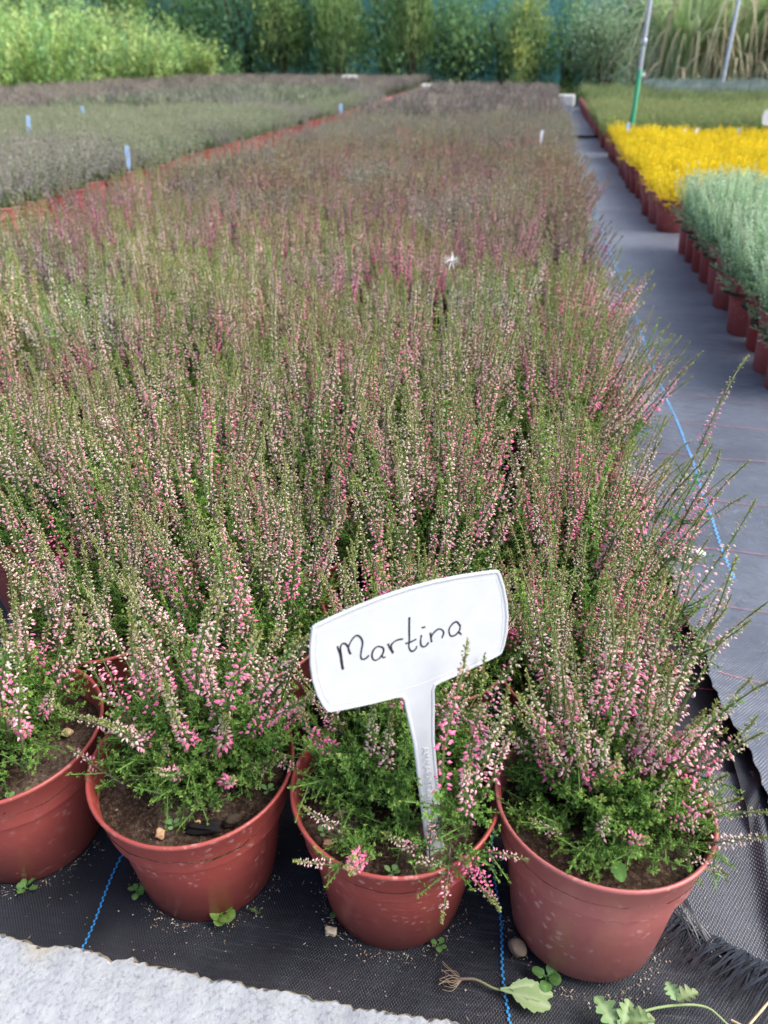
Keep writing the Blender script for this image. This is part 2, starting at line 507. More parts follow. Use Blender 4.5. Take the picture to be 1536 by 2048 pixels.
def curve_path(L, bend, n, rng, wob=0.006):
    t = np.linspace(0, 1, n)
    ph = rng.uniform(0, 6.28)
    x = bend * L * t ** 1.8 + wob * L / 0.15 * np.sin(t * 5 + ph) * t
    y = wob * L / 0.15 * np.sin(t * 4 + ph * 1.7) * t
    z = L * t * (1 - 0.35 * abs(bend) * t)
    return np.stack([x, y, z], 1)

def at(path, t):
    t = np.clip(np.asarray(t), 0, 1) * (len(path) - 1)
    i = np.minimum(t.astype(int), len(path) - 2)
    f = (t - i)[:, None]
    return path[i] * (1 - f) + path[i + 1] * f, unit(path[i + 1] - path[i])

def around(tang, az, elev):
    """directions leaving the stem at azimuth az, elev above the normal plane"""
    U, W = frames(tang)
    o = np.cos(az)[:, None] * U + np.sin(az)[:, None] * W
    return unit(o * np.cos(elev)[:, None] + tang * np.sin(elev)[:, None])

def colmix(a, b, t):
    a, b = np.asarray(a, float), np.asarray(b, float)
    return a[None] * (1 - t[:, None]) + b[None] * t[:, None]

def flower_sprig(rng, pal, lod=0, L=0.20, bend=0.1, ripe=0.4, dens=1.0):
    p = PAL[pal]
    path = curve_path(L, bend, 9 if lod < 2 else 5, rng)
    out = [tube(path, np.linspace(0.0011, 0.0005, len(path)) * (1 if lod < 2 else 1.4), 4 if lod == 0 else 3, p['stem'], colmix(p['stem'], p['tip'], np.array([0.5]))[0])]
    t0 = rng.uniform(0.24, 0.40)
    t1 = 0.985
    # flower buds
    step = {0: 0.0015, 1: 0.0018, 2: 0.0040}[lod] / dens
    n = max(6, int((t1 - t0) * L / step))
    t = t0 + (t1 - t0) * np.sort(rng.random(n)) ** 0.92
    P, Tg = at(path, t)
    az = np.cumsum(rng.normal(2.4, 0.5, n))
    D = around(Tg, az, rng.normal(0.15, 0.35, n))
    rel = (t - t0) / (t1 - t0)
    ped = (0.0026 + 0.0022 * rng.random(n)) * (1.15 - 0.85 * rel)
    r = np.clip(ripe + rng.normal(0, 0.22, n) - (0.85 if ripe < 0.7 else 0.55) * (rel - (0.24 if ripe < 0.7 else 0.4)), 0, 1)
    pk = colmix(p['pale'], p['hot'], r)
    cm = colmix(p['cal'], p['pale'], np.clip(r + 0.15, 0, 1))
    hotk = np.clip((r - 0.35) * 1.3, 0, 0.75)[:, None]
    cm = cm * (1 - hotk) + pk * hotk
    green = np.clip((rel - rng.uniform(0.42, 0.68)) / 0.34, 0, 1) * 0.92
    pk = pk * (1 - green[:, None]) + np.array(p['tip']) * green[:, None]
    cm = cm * (1 - green[:, None]) + np.array(p['tip']) * 0.8 * green[:, None]
    vj = rng.uniform(0.82, 1.12, n)[:, None]
    D2 = unit(D + np.array([0, 0, -0.30]) * rng.uniform(0, 1, n)[:, None])
    bl = rng.uniform(0.0030, 0.0052, n) * (1.0 - 0.55 * rel ** 1.4) * (1.18 if ripe > 0.8 else 1.0)
    if lod == 0:
        out.append(buds(P + D * ped[:, None], D2, bl, bl * rng.uniform(0.46, 0.66, n), colmix(p['cal'], p['leaf'], np.full(n, 0.35)), cm * vj, pk * vj, 5, 2))
        k = rng.random(n) < 0.6
        out.append(leaves(P[k], D[k], ped[k] * 1.3, 0.0005, p['stem']))
    elif lod == 1:
        out.append(buds(P + D * ped[:, None] * 0.8, D2, bl * 1.25, bl * 0.85, cm * 0.9, cm * vj, pk * vj, 4, 1))
    else:
        out.append(buds(P + D * ped[:, None] * 0.3, D2, bl * 2.0, bl * 1.35, cm * 0.9, 0.5 * cm * vj + 0.5 * pk * vj, pk * vj, 3, 1))
    # small leaves among the buds, below them, and the closed tip
    nl = {0: 110, 1: 50, 2: 13}[lod]
    nl = int(nl * L / 0.2)
    t = rng.uniform(0.03, 0.8, nl)
    P, Tg = at(path, t)
    D = around(Tg, rng.uniform(0, 6.28, nl), rng.uniform(0.3, 0.9, nl))
    s = {0: 1.0, 1: 1.35, 2: 2.6}[lod]
    out.append(leaves(P, D, rng.uniform(0.003, 0.006, nl) * s, 0.0014 * s, colmix(p['leaf'], p['leaf2'], rng.random(nl)) * rng.uniform(0.8, 1.3, nl)[:, None]))
    nt_ = {0: 40, 1: 22, 2: 7}[lod]
    t = rng.uniform(0.86, 1.0, nt_)
    P, Tg = at(path, t)
    D = around(Tg, rng.uniform(0, 6.28, nt_), rng.uniform(0.6, 1.2, nt_))
    out.append(leaves(P, D, rng.uniform(0.0022, 0.0038, nt_) * s, 0.0015 * s, colmix(p['tip'], (p['tip'][0] * 0.85, p['tip'][1] * 0.62, p['tip'][2] * 0.8), rng.random(nt_)) * rng.uniform(0.8, 1.25, nt_)[:, None]))
    # short leafy side shoots on the lower stem
    ns = {0: 4, 1: 2, 2: 0}[lod]
    for _ in range(ns):
        tt = rng.uniform(0.06, t0)
        P, Tg = at(path, np.array([tt]))
        D = around(Tg, rng.uniform(0, 6.28, 1), rng.uniform(0.4, 0.9, 1))[0]
        out.append(xf(leafy_shoot(rng, pal, lod, rng.uniform(0.018, 0.035), side=0), place(P[0], D, 0)))
    return cat(out)

def leafy_shoot(rng, pal, lod=0, L=0.06, bend=0.1, side=4, tipmix=0.5):
    """green shoot set with short tufts of tiny scale leaves, and a few side branchlets"""
    p = PAL[pal]
    path = curve_path(L, bend, 5 if lod < 2 else 3, rng, 0.004)
    out = [tube(path, np.linspace(0.0008, 0.0004, len(path)), 3, p['stem'], p['leaf'])]
    gap = {0: 0.0030, 1: 0.0046, 2: 0.014}[lod]
    per = {0: 8, 1: 6, 2: 4}[lod]
    s = {0: 1.0, 1: 1.35, 2: 2.6}[lod]
    nt = max(3, int(L / gap))
    tt = np.linspace(0.06, 1.0, nt) + rng.normal(0, 0.02, nt)
    P0, Tg0 = at(path, tt)
    Dt = around(Tg0, np.cumsum(rng.normal(2.4, 0.5, nt)), rng.uniform(0.35, 0.9, nt))
    Dt[-1] = Tg0[-1]
    tl = rng.uniform(0.0028, 0.0062, nt) * (1.1 - 0.5 * np.clip(tt, 0, 1)) * (1 if lod < 2 else 1.6)
    P = np.repeat(P0, per, 0)
    D = np.repeat(Dt, per, 0)
    u = np.tile(np.linspace(0.1, 1.0, per), nt)
    P = P + D * (np.repeat(tl, per) * u)[:, None]
    n = len(P)
    Dl = around(D, rng.uniform(0, 6.28, n), rng.uniform(0.35, 1.05, n))
    c = colmix(p['leaf2'], p['leaf'], np.clip(rng.random(n) * 0.5 + u * 0.6, 0, 1))
    k = (np.clip((np.repeat(tt, per) - 0.70) / 0.30, 0, 1) * tipmix + (u > 0.95) * 0.22)
    c = c * (1 - k[:, None]) + np.array(p['tip']) * k[:, None]
    tone = np.repeat(rng.uniform(0.75, 1.25, nt), per)[:, None]
    out.append(leaves(P, Dl, rng.uniform(0.0019, 0.0029, n) * s, 0.00125 * s, c * tone * rng.uniform(0.85, 1.15, (n, 1)), 0.3))
    for _ in range(side if lod < 2 else min(side, 2)):
        P, Tg = at(path, np.array([rng.uniform(0.2, 0.85)]))
        D = around(Tg, rng.uniform(0, 6.28, 1), rng.uniform(0.35, 0.8, 1))[0]
        out.append(xf(leafy_shoot(rng, pal, lod, L * rng.uniform(0.25, 0.45), 0.0, 0, tipmix), place(P[0], D, 0)))
    return cat(out)

def feather_tuft(rng, pal, hgt, spread, n=60, width=0.006):
    """far plant: a cushion of upright, rough-edged shoots"""
    p = PAL[pal]
    out = []
    for _ in range(n):
        r = spread * math.sqrt(rng.random())
        a = rng.uniform(0, 6.28)
        z1 = hgt * rng.uniform(0.72, 1.05) * (1 - 0.25 * (r / spread) ** 2)
        b = np.array([r * 0.6 * math.cos(a), r * 0.6 * math.sin(a), 0.0])
        e = np.array([r * 1.15 * math.cos(a) + rng.normal(0, 0.012), r * 1.15 * math.sin(a) + rng.normal(0, 0.012), z1])
        m = 5
        t = np.linspace(0.15, 1, m)
        P = b + (e - b) * t[:, None] + rng.normal(0, 0.003, (m, 3))
        D = unit(np.tile(e - b, (m, 1)) * 3 + rng.normal(0, 0.10, (m, 3)))
        k = t ** 1.5
        c = colmix(p['leaf2'], p['cal'], np.clip(k * rng.uniform(0.3, 1.0), 0, 1))
        c = c * (1 - 0.5 * (t > 0.9)[:, None]) + np.array(p['tip']) * 0.5 * (t > 0.9)[:, None]
        if rng.random() < 0.5:
            c = colmix(p['leaf2'], p['pale'], k)
        out.append(leaves(P, D, hgt * 0.26, width * rng.uniform(0.8, 1.5), c * rng.uniform(0.75, 1.25, (m, 1)), 0.35))
    return cat(out)

# ------------------------------------------------------------------ pots and soil
POT_R, POT_H, SOIL_Z = 0.095, 0.15, 0.128
def pot_profile(r=1.0, h=1.0):
    pr = [(0.002, 0.004), (0.060, 0.004), (0.0635, 0.0), (0.0672, 0.002), (0.0680, 0.012), (0.0690, 0.0128), (0.0800, 0.096), (0.0806, 0.1010), (0.0808, 0.1013), (0.0812, 0.1016), (0.0852, 0.1030), (0.0857, 0.1033), (0.0860, 0.1040), (0.0866, 0.107),
          (0.0920, 0.1435), (0.0942, 0.1455), (0.0950, 0.1480), (0.0945, 0.1500), (0.0925, 0.1500), (0.0908, 0.1475), (0.0846, 0.1085), (0.0828, 0.1045), (0.0788, 0.1000), (0.0780, 0.0900)]
    return [(a * r, b * h) for a, b in pr]
pot_near = to_mesh('pot_near', lathe(pot_profile(), 72), M_POT, True)
pot_mid = to_mesh('pot_mid', lathe(pot_profile(), 28), M_POT, True)
pot_tall = to_mesh('pot_tall', lathe(pot_profile(0.79, 1.12), 36), M_POT, True)

def soil_mesh(seed, rad=0.0895, rings=26, seg=60, amp=0.006):
    rng = np.random.default_rng(seed)
    r = np.linspace(0, 1, rings) * rad
    a = np.arange(seg) * 2 * math.pi / seg
    X = r[:, None] * np.cos(a)
    Y = r[:, None] * np.sin(a)
    Z = np.zeros_like(X)
    for f, am in ((25, 1.0), (60, 0.6), (140, 0.35), (330, 0.2)):
        for _ in range(4):
            k = rng.normal(0, f, 2)
            Z += am * 0.35 * np.sin(k[0] * X + k[1] * Y + rng.uniform(0, 6.28))
    Z = Z * amp * 0.7 + rng.normal(0, 0.0007, Z.shape) - 0.004 * (np.sqrt(X * X + Y * Y) / rad) ** 6
    Z[0] = Z[0].mean()
    V = np.stack([X, Y, Z + SOIL_Z], -1).reshape(-1, 3)
    T = []
    for i in range(rings - 1):
        for j in range(seg):
            a0, a1 = i * seg + j, i * seg + (j + 1) % seg
            if i > 0:
                T.append((a0, a1 + seg, a1))
            T.append((a0, a0 + seg, a1 + seg))
    return to_mesh('soil', (V, np.array(T), np.ones((len(V), 3))), M_SOIL, True)
soil_near = [soil_mesh(i) for i in range(4)]
soil_low = soil_mesh(9, rings=6, seg=20, amp=0.004)

# ------------------------------------------------------------------ ground, path, slab
exec_order = None
def grid_sheet(name, x0, x1, y0, y1, nx, ny, zfun, mat, **kw):
    xs = np.linspace(x0, x1, nx)
    ys = np.linspace(y0, y1, ny)
    X, Y = np.meshgrid(xs, ys)
    Z = zfun(X, Y)
    V = np.stack([X, Y, Z], -1).reshape(-1, 3)
    i = (np.arange(ny - 1)[:, None] * nx + np.arange(nx - 1)[None]).ravel()
    T = np.concatenate([np.stack([i, i + 1, i + nx + 1], 1), np.stack([i, i + nx + 1, i + nx], 1)])
    return link(name, to_mesh(name, (V, T, np.ones((len(V), 3))), mat, True), **kw)

m_soilground, nt_, b_ = new_mat('nursery_earth')
tc_ = N(nt_, 'ShaderNodeTexCoord')
nt_.links.new(ramp(nt_, noise(nt_, 1.2, 6, 0.7, tc_.outputs['Object']), [(0.35, (0.045, 0.040, 0.030)), (0.6, (0.10, 0.11, 0.05)), (0.8, (0.18, 0.16, 0.12))]), b_.inputs['Base Color'])
b_.inputs['Roughness'].default_value = 0.95
link('ground', to_mesh('ground', (np.array([(-150, -150, -0.02), (150, -150, -0.02), (150, 150, -0.02), (-150, 150, -0.02)], float), np.array([(0, 1, 2), (0, 2, 3)]), np.ones((4, 3))), m_soilground), kind='structure')

def wav(seed, amps):
    rng = np.random.default_rng(seed)
    ks = []
    for f, a in amps:
        for _ in range(3):
            ks.append((rng.normal(0, f), rng.normal(0, f), rng.uniform(0, 6.28), a))
    def fn(X, Y):
        Z = np.zeros_like(X)
        for kx, ky, ph, a in ks:
            Z += a * np.sin(kx * X + ky * Y + ph)
        return Z
    return fn
def path_left(y):
    ys = [0.40, 0.52, 0.62, 0.70, 0.82, 1.05, 1.16, 1.30, 9.0]
    xs = [0.345, 0.325, 0.308, 0.298, 0.280, 0.262, 0.215, 0.16, 0.16]
    return np.interp(y, ys, xs)
near_w = wav(3, ((18, 0.0010), (45, 0.0006), (110, 0.0003)))
path_w = wav(5, ((6, 0.0025), (20, 0.0010), (55, 0.0003)))
# bed cover: near part finely modelled, then the far part
grid_sheet('weed_fabric_floor', -1.2, 0.62, 0.10, 1.30, 150, 120, lambda X, Y: near_w(X, Y) - 0.001 - 0.03 * np.clip((X - path_left(Y) - 0.015) / 0.03, 0, 1), M_FABRIC, kind='structure')
grid_sheet('weed_fabric_floor', -10, 6, 1.30, 20, 20, 24, lambda X, Y: 0 * X - 0.012, M_FABRIC, kind='structure')

def make_path():
    rng = np.random.default_rng(11)
    ys = np.concatenate([np.linspace(0.45, 1.6, 150), np.linspace(1.62, 8.45, 150)])
    us = np.concatenate([np.linspace(0, 0.25, 24), np.linspace(0.28, 1, 26)])
    V = np.zeros((len(ys), len(us), 3))
    fr = np.where(ys < 1.25, rng.normal(0, 0.0018, len(ys)), 0)
    for i, y in enumerate(ys):
        xl = path_left(y) + fr[i] + 0.004 * math.sin(y * 31)
        x = xl + (2.6 - xl) * us ** 1.6
        V[i, :, 0] = x
        V[i, :, 1] = y
        lift = 0.016 * np.exp(-((x - xl) / 0.045)) * (1 if y < 1.1 else math.exp(-(y - 1.1) * 14))
        V[i, :, 2] = 0.006 + lift
    V[..., 2] += path_w(V[..., 0], V[..., 1])
    ny, nx = len(ys), len(us)
    i = (np.arange(ny - 1)[:, None] * nx + np.arange(nx - 1)[None]).ravel()
    T = np.concatenate([np.stack([i, i + 1, i + nx + 1], 1), np.stack([i, i + nx + 1, i + nx], 1)])
    V = V.reshape(-1, 3)
    # the cloth has thickness along its torn edge
    e = np.arange(ny) * nx
    low = V[e] + np.array([0.0004, 0, -0.0012])
    o = len(V)
    V = np.concatenate([V, low])
    k = np.arange(ny - 1)
    T = np.concatenate([T, np.stack([e[k], e[k + 1], o + k + 1], 1), np.stack([e[k], o + k + 1, o + k], 1)])
    me = to_mesh('path', (V, T, np.ones((len(V), 3))), M_PATH, True)
    return link('path', me, kind='structure')
path_obj = make_path()
grid_sheet('path', 0.10, 3.4, 8.47, 13.4, 40, 60, lambda X, Y: 0.004 + path_w(X * 1.4, Y * 1.3) * 1.6, M_PATH, kind='structure')
grid_sheet('path', -2.3, -1.45, 1.2, 14.0, 8, 40, lambda X, Y: 0.002 + 0 * X, M_PATH, kind='structure')

def zpath(x, y):
    return 0.006 + float(path_w(np.array([x]), np.array([y]))[0]) + 0.0009

# tracer threads woven into the cover: parts of the path
def ribbon(pts, w, mat, name, parent=None, dash=None, lift=0.0, **kw):
    pts = np.asarray(pts, float)
    seg = np.linalg.norm(np.diff(pts, axis=0), axis=1)
    s = np.concatenate([[0], np.cumsum(seg)])
    ch = []
    def quad(a, b, off):
        pa = np.array([np.interp(a, s, pts[:, k]) for k in range(3)])
        pb = np.array([np.interp(b, s, pts[:, k]) for k in range(3)])
        d = unit(pb - pa)
        n = np.array([-d[1], d[0], 0.0])
        v = np.array([pa + n * (off - w / 2), pa + n * (off + w / 2), pb + n * (off + w / 2), pb + n * (off - w / 2)])
        v[:, 2] += lift
        ch.append((v, np.array([(0, 2, 1), (0, 3, 2)]), np.ones((4, 3))))
    if dash:
        n = int(s[-1] / dash)
        for i in range(n):
            quad(i * dash, i * dash + dash * 0.86, (0.32 if i % 2 else -0.32) * w)
    else:
        n = max(2, int(s[-1] / 0.01))
        for i in range(n):
            quad(s[-1] * i / n, s[-1] * (i + 1) / n, 0)
    return link(name, to_mesh(name, cat(ch), mat), parent, **kw)

floor_near = bpy.data.objects['weed_fabric_floor']
zf = lambda x, y: float(near_w(np.array([x]), np.array([y]))[0]) + 0.0006
ribbon([(-0.352 + 0.004 * math.sin(y * 40), y, zf(-0.352, y)) for y in np.linspace(0.33, 0.62, 40)], 0.0019, M_BLUE, 'blue_thread', floor_near, 0.0030, 0.0005)
ribbon([(0.047 - 0.14 * (y - 0.34) + 0.0015 * math.sin(y * 60), y, zf(0.04, y)) for y in np.linspace(0.30, 0.62, 40)], 0.0019, M_BLUE, 'blue_thread', floor_near, 0.0030, 0.0005)
ribbon([(0.372 - 0.012 * (y - 0.8) + 0.003 * math.sin(y * 5), y, zpath(0.365, y)) for y in np.linspace(0.62, 4.6, 260)], 0.0034, M_BLUE_FAR, 'blue_thread', path_obj, 0.0062, 0.0006)
for k in range(15):
    y0 = 0.642 + 0.172 * k + 0.01 * math.sin(k * 3.1)
    x0 = float(path_left(np.array(y0))) + 0.012
    pts = [(x, y0 - 0.05 * (x - x0), zpath(x, y0) + (0.016 * math.exp(-(x - x0 + 0.012) / 0.045) if y0 < 1.1 else 0.0)) for x in np.linspace(x0, 0.62, 46)]
    ribbon(pts, 0.0020 if k else 0.0024, M_PINK if k < 1 else M_RED, 'red_thread', path_obj, 0.0042 if k < 3 else None, 0.0008)
for y0 in (0.628, 0.80):
    ribbon([(x, y0 + 0.1 * (x - 0.2), zf(x, y0)) for x in np.linspace(0.16, 0.30, 20)], 0.0018, M_PINK, 'red_thread', floor_near, 0.0036, 0.0004)

# coarse shade net lying beside the last pot, and its frayed fringe
def make_net():
    rng = np.random.default_rng(21)
    us = np.linspace(0, 1, 70)
    vv = np.linspace(0, 1, 90)
    V = np.zeros((90, 70, 3))
    for i, v in enumerate(vv):
        for j, u in enumerate(us):
            x = 0.150 + 0.185 * u
            y0 = 0.478 - 0.45 * (x - 0.185) + 0.0016 * math.sin(u * 90) + 0.001 * math.sin(u * 37)
            y = y0 + (0.665 - y0) * v
            V[i, j] = (x, y, 0.0042 + 0.0035 * math.sin(x * 60 + y * 25) * 0.4 + 0.010 * math.exp(-((x - 0.296 - 0.1 * (y - 0.55)) / 0.008) ** 2))
    i = (np.arange(89)[:, None] * 70 + np.arange(69)[None]).ravel()
    T = np.concatenate([np.stack([i, i + 1, i + 71], 1), np.stack([i, i + 71, i + 70], 1)])
    V = V.reshape(-1, 3)
    root = link('shade_net', to_mesh('shade_net', (V, T, np.ones((len(V), 3))), M_NET, True), label='coarse black shade net with a frayed edge beside the last pot', category='net')
    def strands(n, fn, name):
        ch = []
        for k in range(n):
            a, b, lift, w = fn(k)
            a, b = np.array(a), np.array(b)
            m = (a + b) / 2 + np.array([rng.normal(0, 0.004), rng.normal(0, 0.004), lift])
            t = np.linspace(0, 1, 7)[:, None]
            p = a * (1 - t) ** 2 + 2 * m * t * (1 - t) + b * t ** 2
            d = unit(b - a)
            s = np.array([-d[1], d[0], 0.15]) * w
            L_ = p - s * (1 - t * 0.5)
            R_ = p + s * (1 - t * 0.5)
            v = np.concatenate([L_, R_])
            q = np.arange(6)
            T_ = np.concatenate([np.stack([q, q + 1, q + 8], 1), np.stack([q, q + 8, q + 7], 1)])
            ch.append((v, T_, np.ones((14, 3))))
        link(name, to_mesh(name, cat(ch), M_STRAND), root, kind='stuff')
    def edge(k):
        x = rng.uniform(0.19, 0.335)
        y = 0.478 - 0.45 * (x - 0.185)
        l = rng.uniform(0.012, 0.060)
        return (x, y + 0.004, 0.006 + rng.random() * 0.004), (x - l * rng.uniform(0.45, 0.95), y - l * rng.uniform(0.35, 0.8), 0.003 + rng.random() * 0.004), rng.uniform(0.002, 0.014), rng.uniform(0.0005, 0.0016)
    strands(140, edge, 'fringe')
    def loose(k):
        x = rng.uniform(0.185, 0.205)
        return (x, 0.486 + rng.random() * 0.012, 0.012 + rng.random() * 0.012), (0.205 + rng.random() * 0.03, 0.452 - rng.random() * 0.012, 0.007), rng.uniform(0.0, 0.012), rng.uniform(0.0004, 0.0009)
    strands(16, loose, 'fringe')
make_net()

# folded tongue of cover between net and path
grid_sheet('cover_flap', 0.288, 0.33, 0.44, 0.70, 16, 60, lambda X, Y: 0.010 + 0.004 * np.sin(Y * 33 + X * 40) + 0.006 * np.exp(-((X - 0.300 - 0.03 * np.sin(Y * 20)) / 0.008) ** 2), M_FABRIC,
           label='folded flap of black cover between net and path', category='fabric')

def make_slab():
    rng = np.random.default_rng(4)
    nx, nt2, nr = 300, 70, 12
    xs = np.linspace(-0.75, 0.45, nx)
    def f1(x, seed, amps):
        r = np.random.default_rng(seed)
        o = np.zeros_like(x)
        for fq, am in amps:
            for _ in range(3):
                o += am * np.sin(x * fq * r.uniform(0.7, 1.4) + r.uniform(0, 6.28))
        return o
    edge = 0.333 + f1(xs, 8, ((14, 0.0010), (55, 0.0005), (160, 0.0006), (460, 0.0005), (900, 0.0003)))
    edge -= 0.007 * np.exp(-((xs + 0.372) / 0.012) ** 2) + 0.002 * np.exp(-((xs + 0.30) / 0.006) ** 2)
    zt = wav(6, ((30, 0.0006), (110, 0.00035), (330, 0.0003), (700, 0.00022)))
    V = np.zeros((nt2 + nr, nx, 3))
    C = np.zeros((nt2 + nr, nx, 3))
    for i in range(nt2):
        y = 0.02 + (edge - 0.004 - 0.02) * (i / (nt2 - 1)) ** 0.55
        V[i, :, 0], V[i, :, 1] = xs, y
        V[i, :, 2] = 0.034 + zt(xs, y) + rng.normal(0, 0.00012, nx)
        d = edge - y
        C[i] = (np.clip(1 - d / 0.0045, 0, 1) * 0.75 + 0.7 * np.exp(-(((xs + 0.366) / 0.016) ** 2 + (d / 0.012) ** 2)))[:, None]
    for k in range(nr):
        a = k / (nr - 1)
        V[nt2 + k, :, 0] = xs
        V[nt2 + k, :, 1] = edge - 0.004 + 0.004 * math.sin(min(1, a * 2.2) * math.pi / 2) - 0.006 * max(0, a - 0.45) + rng.normal(0, 0.0004, nx)
        V[nt2 + k, :, 2] = V[nt2 - 1, :, 2] * (1 - a ** 1.4) - 0.003 * a ** 1.4
        C[nt2 + k] = 0.75
    n = nt2 + nr
    i = (np.arange(n - 1)[:, None] * nx + np.arange(nx - 1)[None]).ravel()
    T = np.concatenate([np.stack([i, i + 1, i + nx + 1], 1), np.stack([i, i + nx + 1, i + nx], 1)])
    link('stone_slab', to_mesh('stone_slab', (V.reshape(-1, 3), T, np.clip(C, 0, 1).reshape(-1, 3)), M_SLAB, True), label='rough pale stone slab with a broken edge in front of the pots', category='stone slab')
make_slab()

# ------------------------------------------------------------------ sprig library and plants
rg = np.random.default_rng(2024)
SPR = []                                             # (mesh, length, ripeness)
for i in range(26):
    ripe = [0.0, 0.1, 0.2, 0.3, 0.4, 0.6, 0.85, 1.1][i % 8]
    L = rg.uniform(0.15, 0.235)
    SPR.append((flower_sprig(rg, 'pink', 0, L, rg.uniform(-0.02, 0.10), ripe), L, ripe))
SPR_S = []
for i in range(21):
    ripe = [0.1, 0.25, 0.45, 0.65, 0.85, 1.1, 1.2][i % 7]
    L = rg.uniform(0.06, 0.125)
    SPR_S.append((flower_sprig(rg, 'pink', 0, L, rg.uniform(0.0, 0.25), ripe, 1.7), L, ripe))
SPR = [((c[0] * np.array([1.12, 1.12, 1.0]), c[1], c[2]), L_, r_) for c, L_, r_ in SPR]
SPR_ME = [to_mesh('flower_sprig', s[0], M_PLANT) for s in SPR]
SPR_S_ME = [to_mesh('flower_sprig', s[0], M_PLANT) for s in SPR_S]

def lean(az, tilt):
    return (math.sin(tilt) * math.cos(az), math.sin(tilt) * math.sin(az), math.cos(tilt))

def layout(rng, n, maxtilt, rbase=0.075, smin=0.85, smax=1.12, power=1.0, push=0.0):
    """places of the flowering sprigs in one plant: (library index, matrix)"""
    out = []
    for _ in range(n):
        q = math.sqrt(rng.random())
        az = rng.uniform(0, 6.283)
        tilt = maxtilt * q ** power + rng.normal(0, R(5))
        b = (rbase * q * math.cos(az), rbase * q * math.sin(az), SOIL_Z - 0.004)
        i = int(rng.integers(len(SPR)))
        if push and rng.random() < 0.55:
            i = (i // 8) * 8 + int(rng.choice([5, 6, 7, 4]))
            i = min(i, len(SPR) - 1)
        d = lean(az, tilt)
        d = (d[0] + push * (0.35 + 0.65 * q * max(0.0, math.cos(az))), d[1], d[2])
        s = rng.uniform(smin, smax) * (1 - 0.16 * q * (maxtilt > R(35)))
        # roll the shoot so that its own bend lifts it towards the light when it leans
        M = Matrix(place(b, d, 0, s))
        xax = M.to_3x3() @ Vector((1, 0, 0))
        yax = M.to_3x3() @ Vector((0, 1, 0))
        roll = math.atan2(yax.z, xax.z) if abs(tilt) > 0.3 else rng.uniform(0, 6.28)
        out.append((i, np.array(M @ Matrix.Rotation(roll + rng.normal(0, 0.5), 4, 'Z'))))
    return out

def foliage(rng, pal, lod, n_low, n_up, spread=0.075, hup=(0.09, 0.17), tilt_low=R(62), zlow=0.0, back=0.0, tipmix=0.5):
    """the leafy body of one plant as a single mesh chunk"""
    lib = [leafy_shoot(rng, pal, lod, rng.uniform(0.032, 0.062), rng.uniform(0, 0.3), 3, tipmix) for _ in range(10)]
    lib_up = [leafy_shoot(rng, pal, lod, rng.uniform(*hup), rng.uniform(0, 0.06), 0, 0.9) for _ in range(8)]
    lib_up = [(v * np.array([1.25, 1.25, 1.0]), t, c) for v, t, c in lib_up]
    out = []
    for _ in range(n_low):
        q = math.sqrt(rng.random())
        az = rng.uniform(0, 6.283)
        z = SOIL_Z - 0.004 + rng.uniform(0.0, 0.065) * (1 - 0.5 * q) + zlow
        b = (spread * q * math.cos(az), spread * q * math.sin(az) + back, z)
        out.append(xf(lib[int(rng.integers(10))], place(b, lean(az + rng.normal(0, 0.5), tilt_low * q + rng.normal(0, 0.22)), rng.uniform(0, 6.28), rng.uniform(0.8, 1.25))))
    for _ in range(n_up):
        q = math.sqrt(rng.random())
        az = rng.uniform(0, 6.283)
        b = (0.07 * q * math.cos(az), 0.07 * q * math.sin(az) + back, SOIL_Z)
        out.append(xf(lib_up[int(rng.integers(8))], place(b, lean(az, R(14) * q + rng.normal(0, 0.06)), rng.uniform(0, 6.28), rng.uniform(0.85, 1.2))))
    # woody base
    for _ in range(9):
        az = rng.uniform(0, 6.283)
        d = np.array(lean(az, rng.uniform(0.2, 0.9)))
        p0 = np.array([0.012 * math.cos(az), 0.012 * math.sin(az) + back, SOIL_Z - 0.006])
        out.append(tube([p0, p0 + d * 0.03, p0 + d * 0.05 + np.array([0, 0, 0.03])], [0.0024, 0.0017, 0.001], 5 if lod == 0 else 3, PAL[pal]['stem']))
    return cat(out)

LAY = [layout(rg, 54, R(14)) for _ in range(4)]
LAYW = [layout(rg, 70, R(24), 0.065, 0.78, 0.98, 1.0, 0.20) for _ in range(3)]
FOL = [to_mesh('foliage', foliage(rg, 'pink', 0, 160, 20), M_PLANT) for _ in range(4)]

def joined(rng, pal, lod, n, maxtilt, ripes, Lr=(0.14, 0.22), fol=(60, 20), rbase=0.078, spread=0.08, hup=(0.09, 0.17), sc=1.0, bend=(-0.02, 0.08), tipmix=0.5, push=0.0, fat=1.0):
    lib = [flower_sprig(rng, pal, lod, rng.uniform(*Lr), rng.uniform(*bend), ripes[k % len(ripes)]) for k in range(12)]
    lib = [(v * np.array([fat, fat, 1.0]), t, c) for v, t, c in lib]
    fl = []
    for _ in range(n):
        q = math.sqrt(rng.random())
        az = rng.uniform(0, 6.283)
        b = (rbase * q * math.cos(az), rbase * q * math.sin(az), SOIL_Z - 0.004)
        d = lean(az, maxtilt * q + rng.normal(0, R(4)))
        d = (d[0] + push * (0.35 + 0.65 * q * max(0.0, math.cos(az))), d[1], d[2])
        fl.append(xf(lib[int(rng.integers(12))], place(b, d, rng.uniform(0, 6.28), sc * rng.uniform(0.85, 1.08))))
    f = foliage(rng, pal, lod, fol[0], fol[1], spread, hup, tipmix=tipmix)
    return to_mesh('flower_spikes', cat(fl), M_PLANT), to_mesh('foliage', f, M_PLANT)

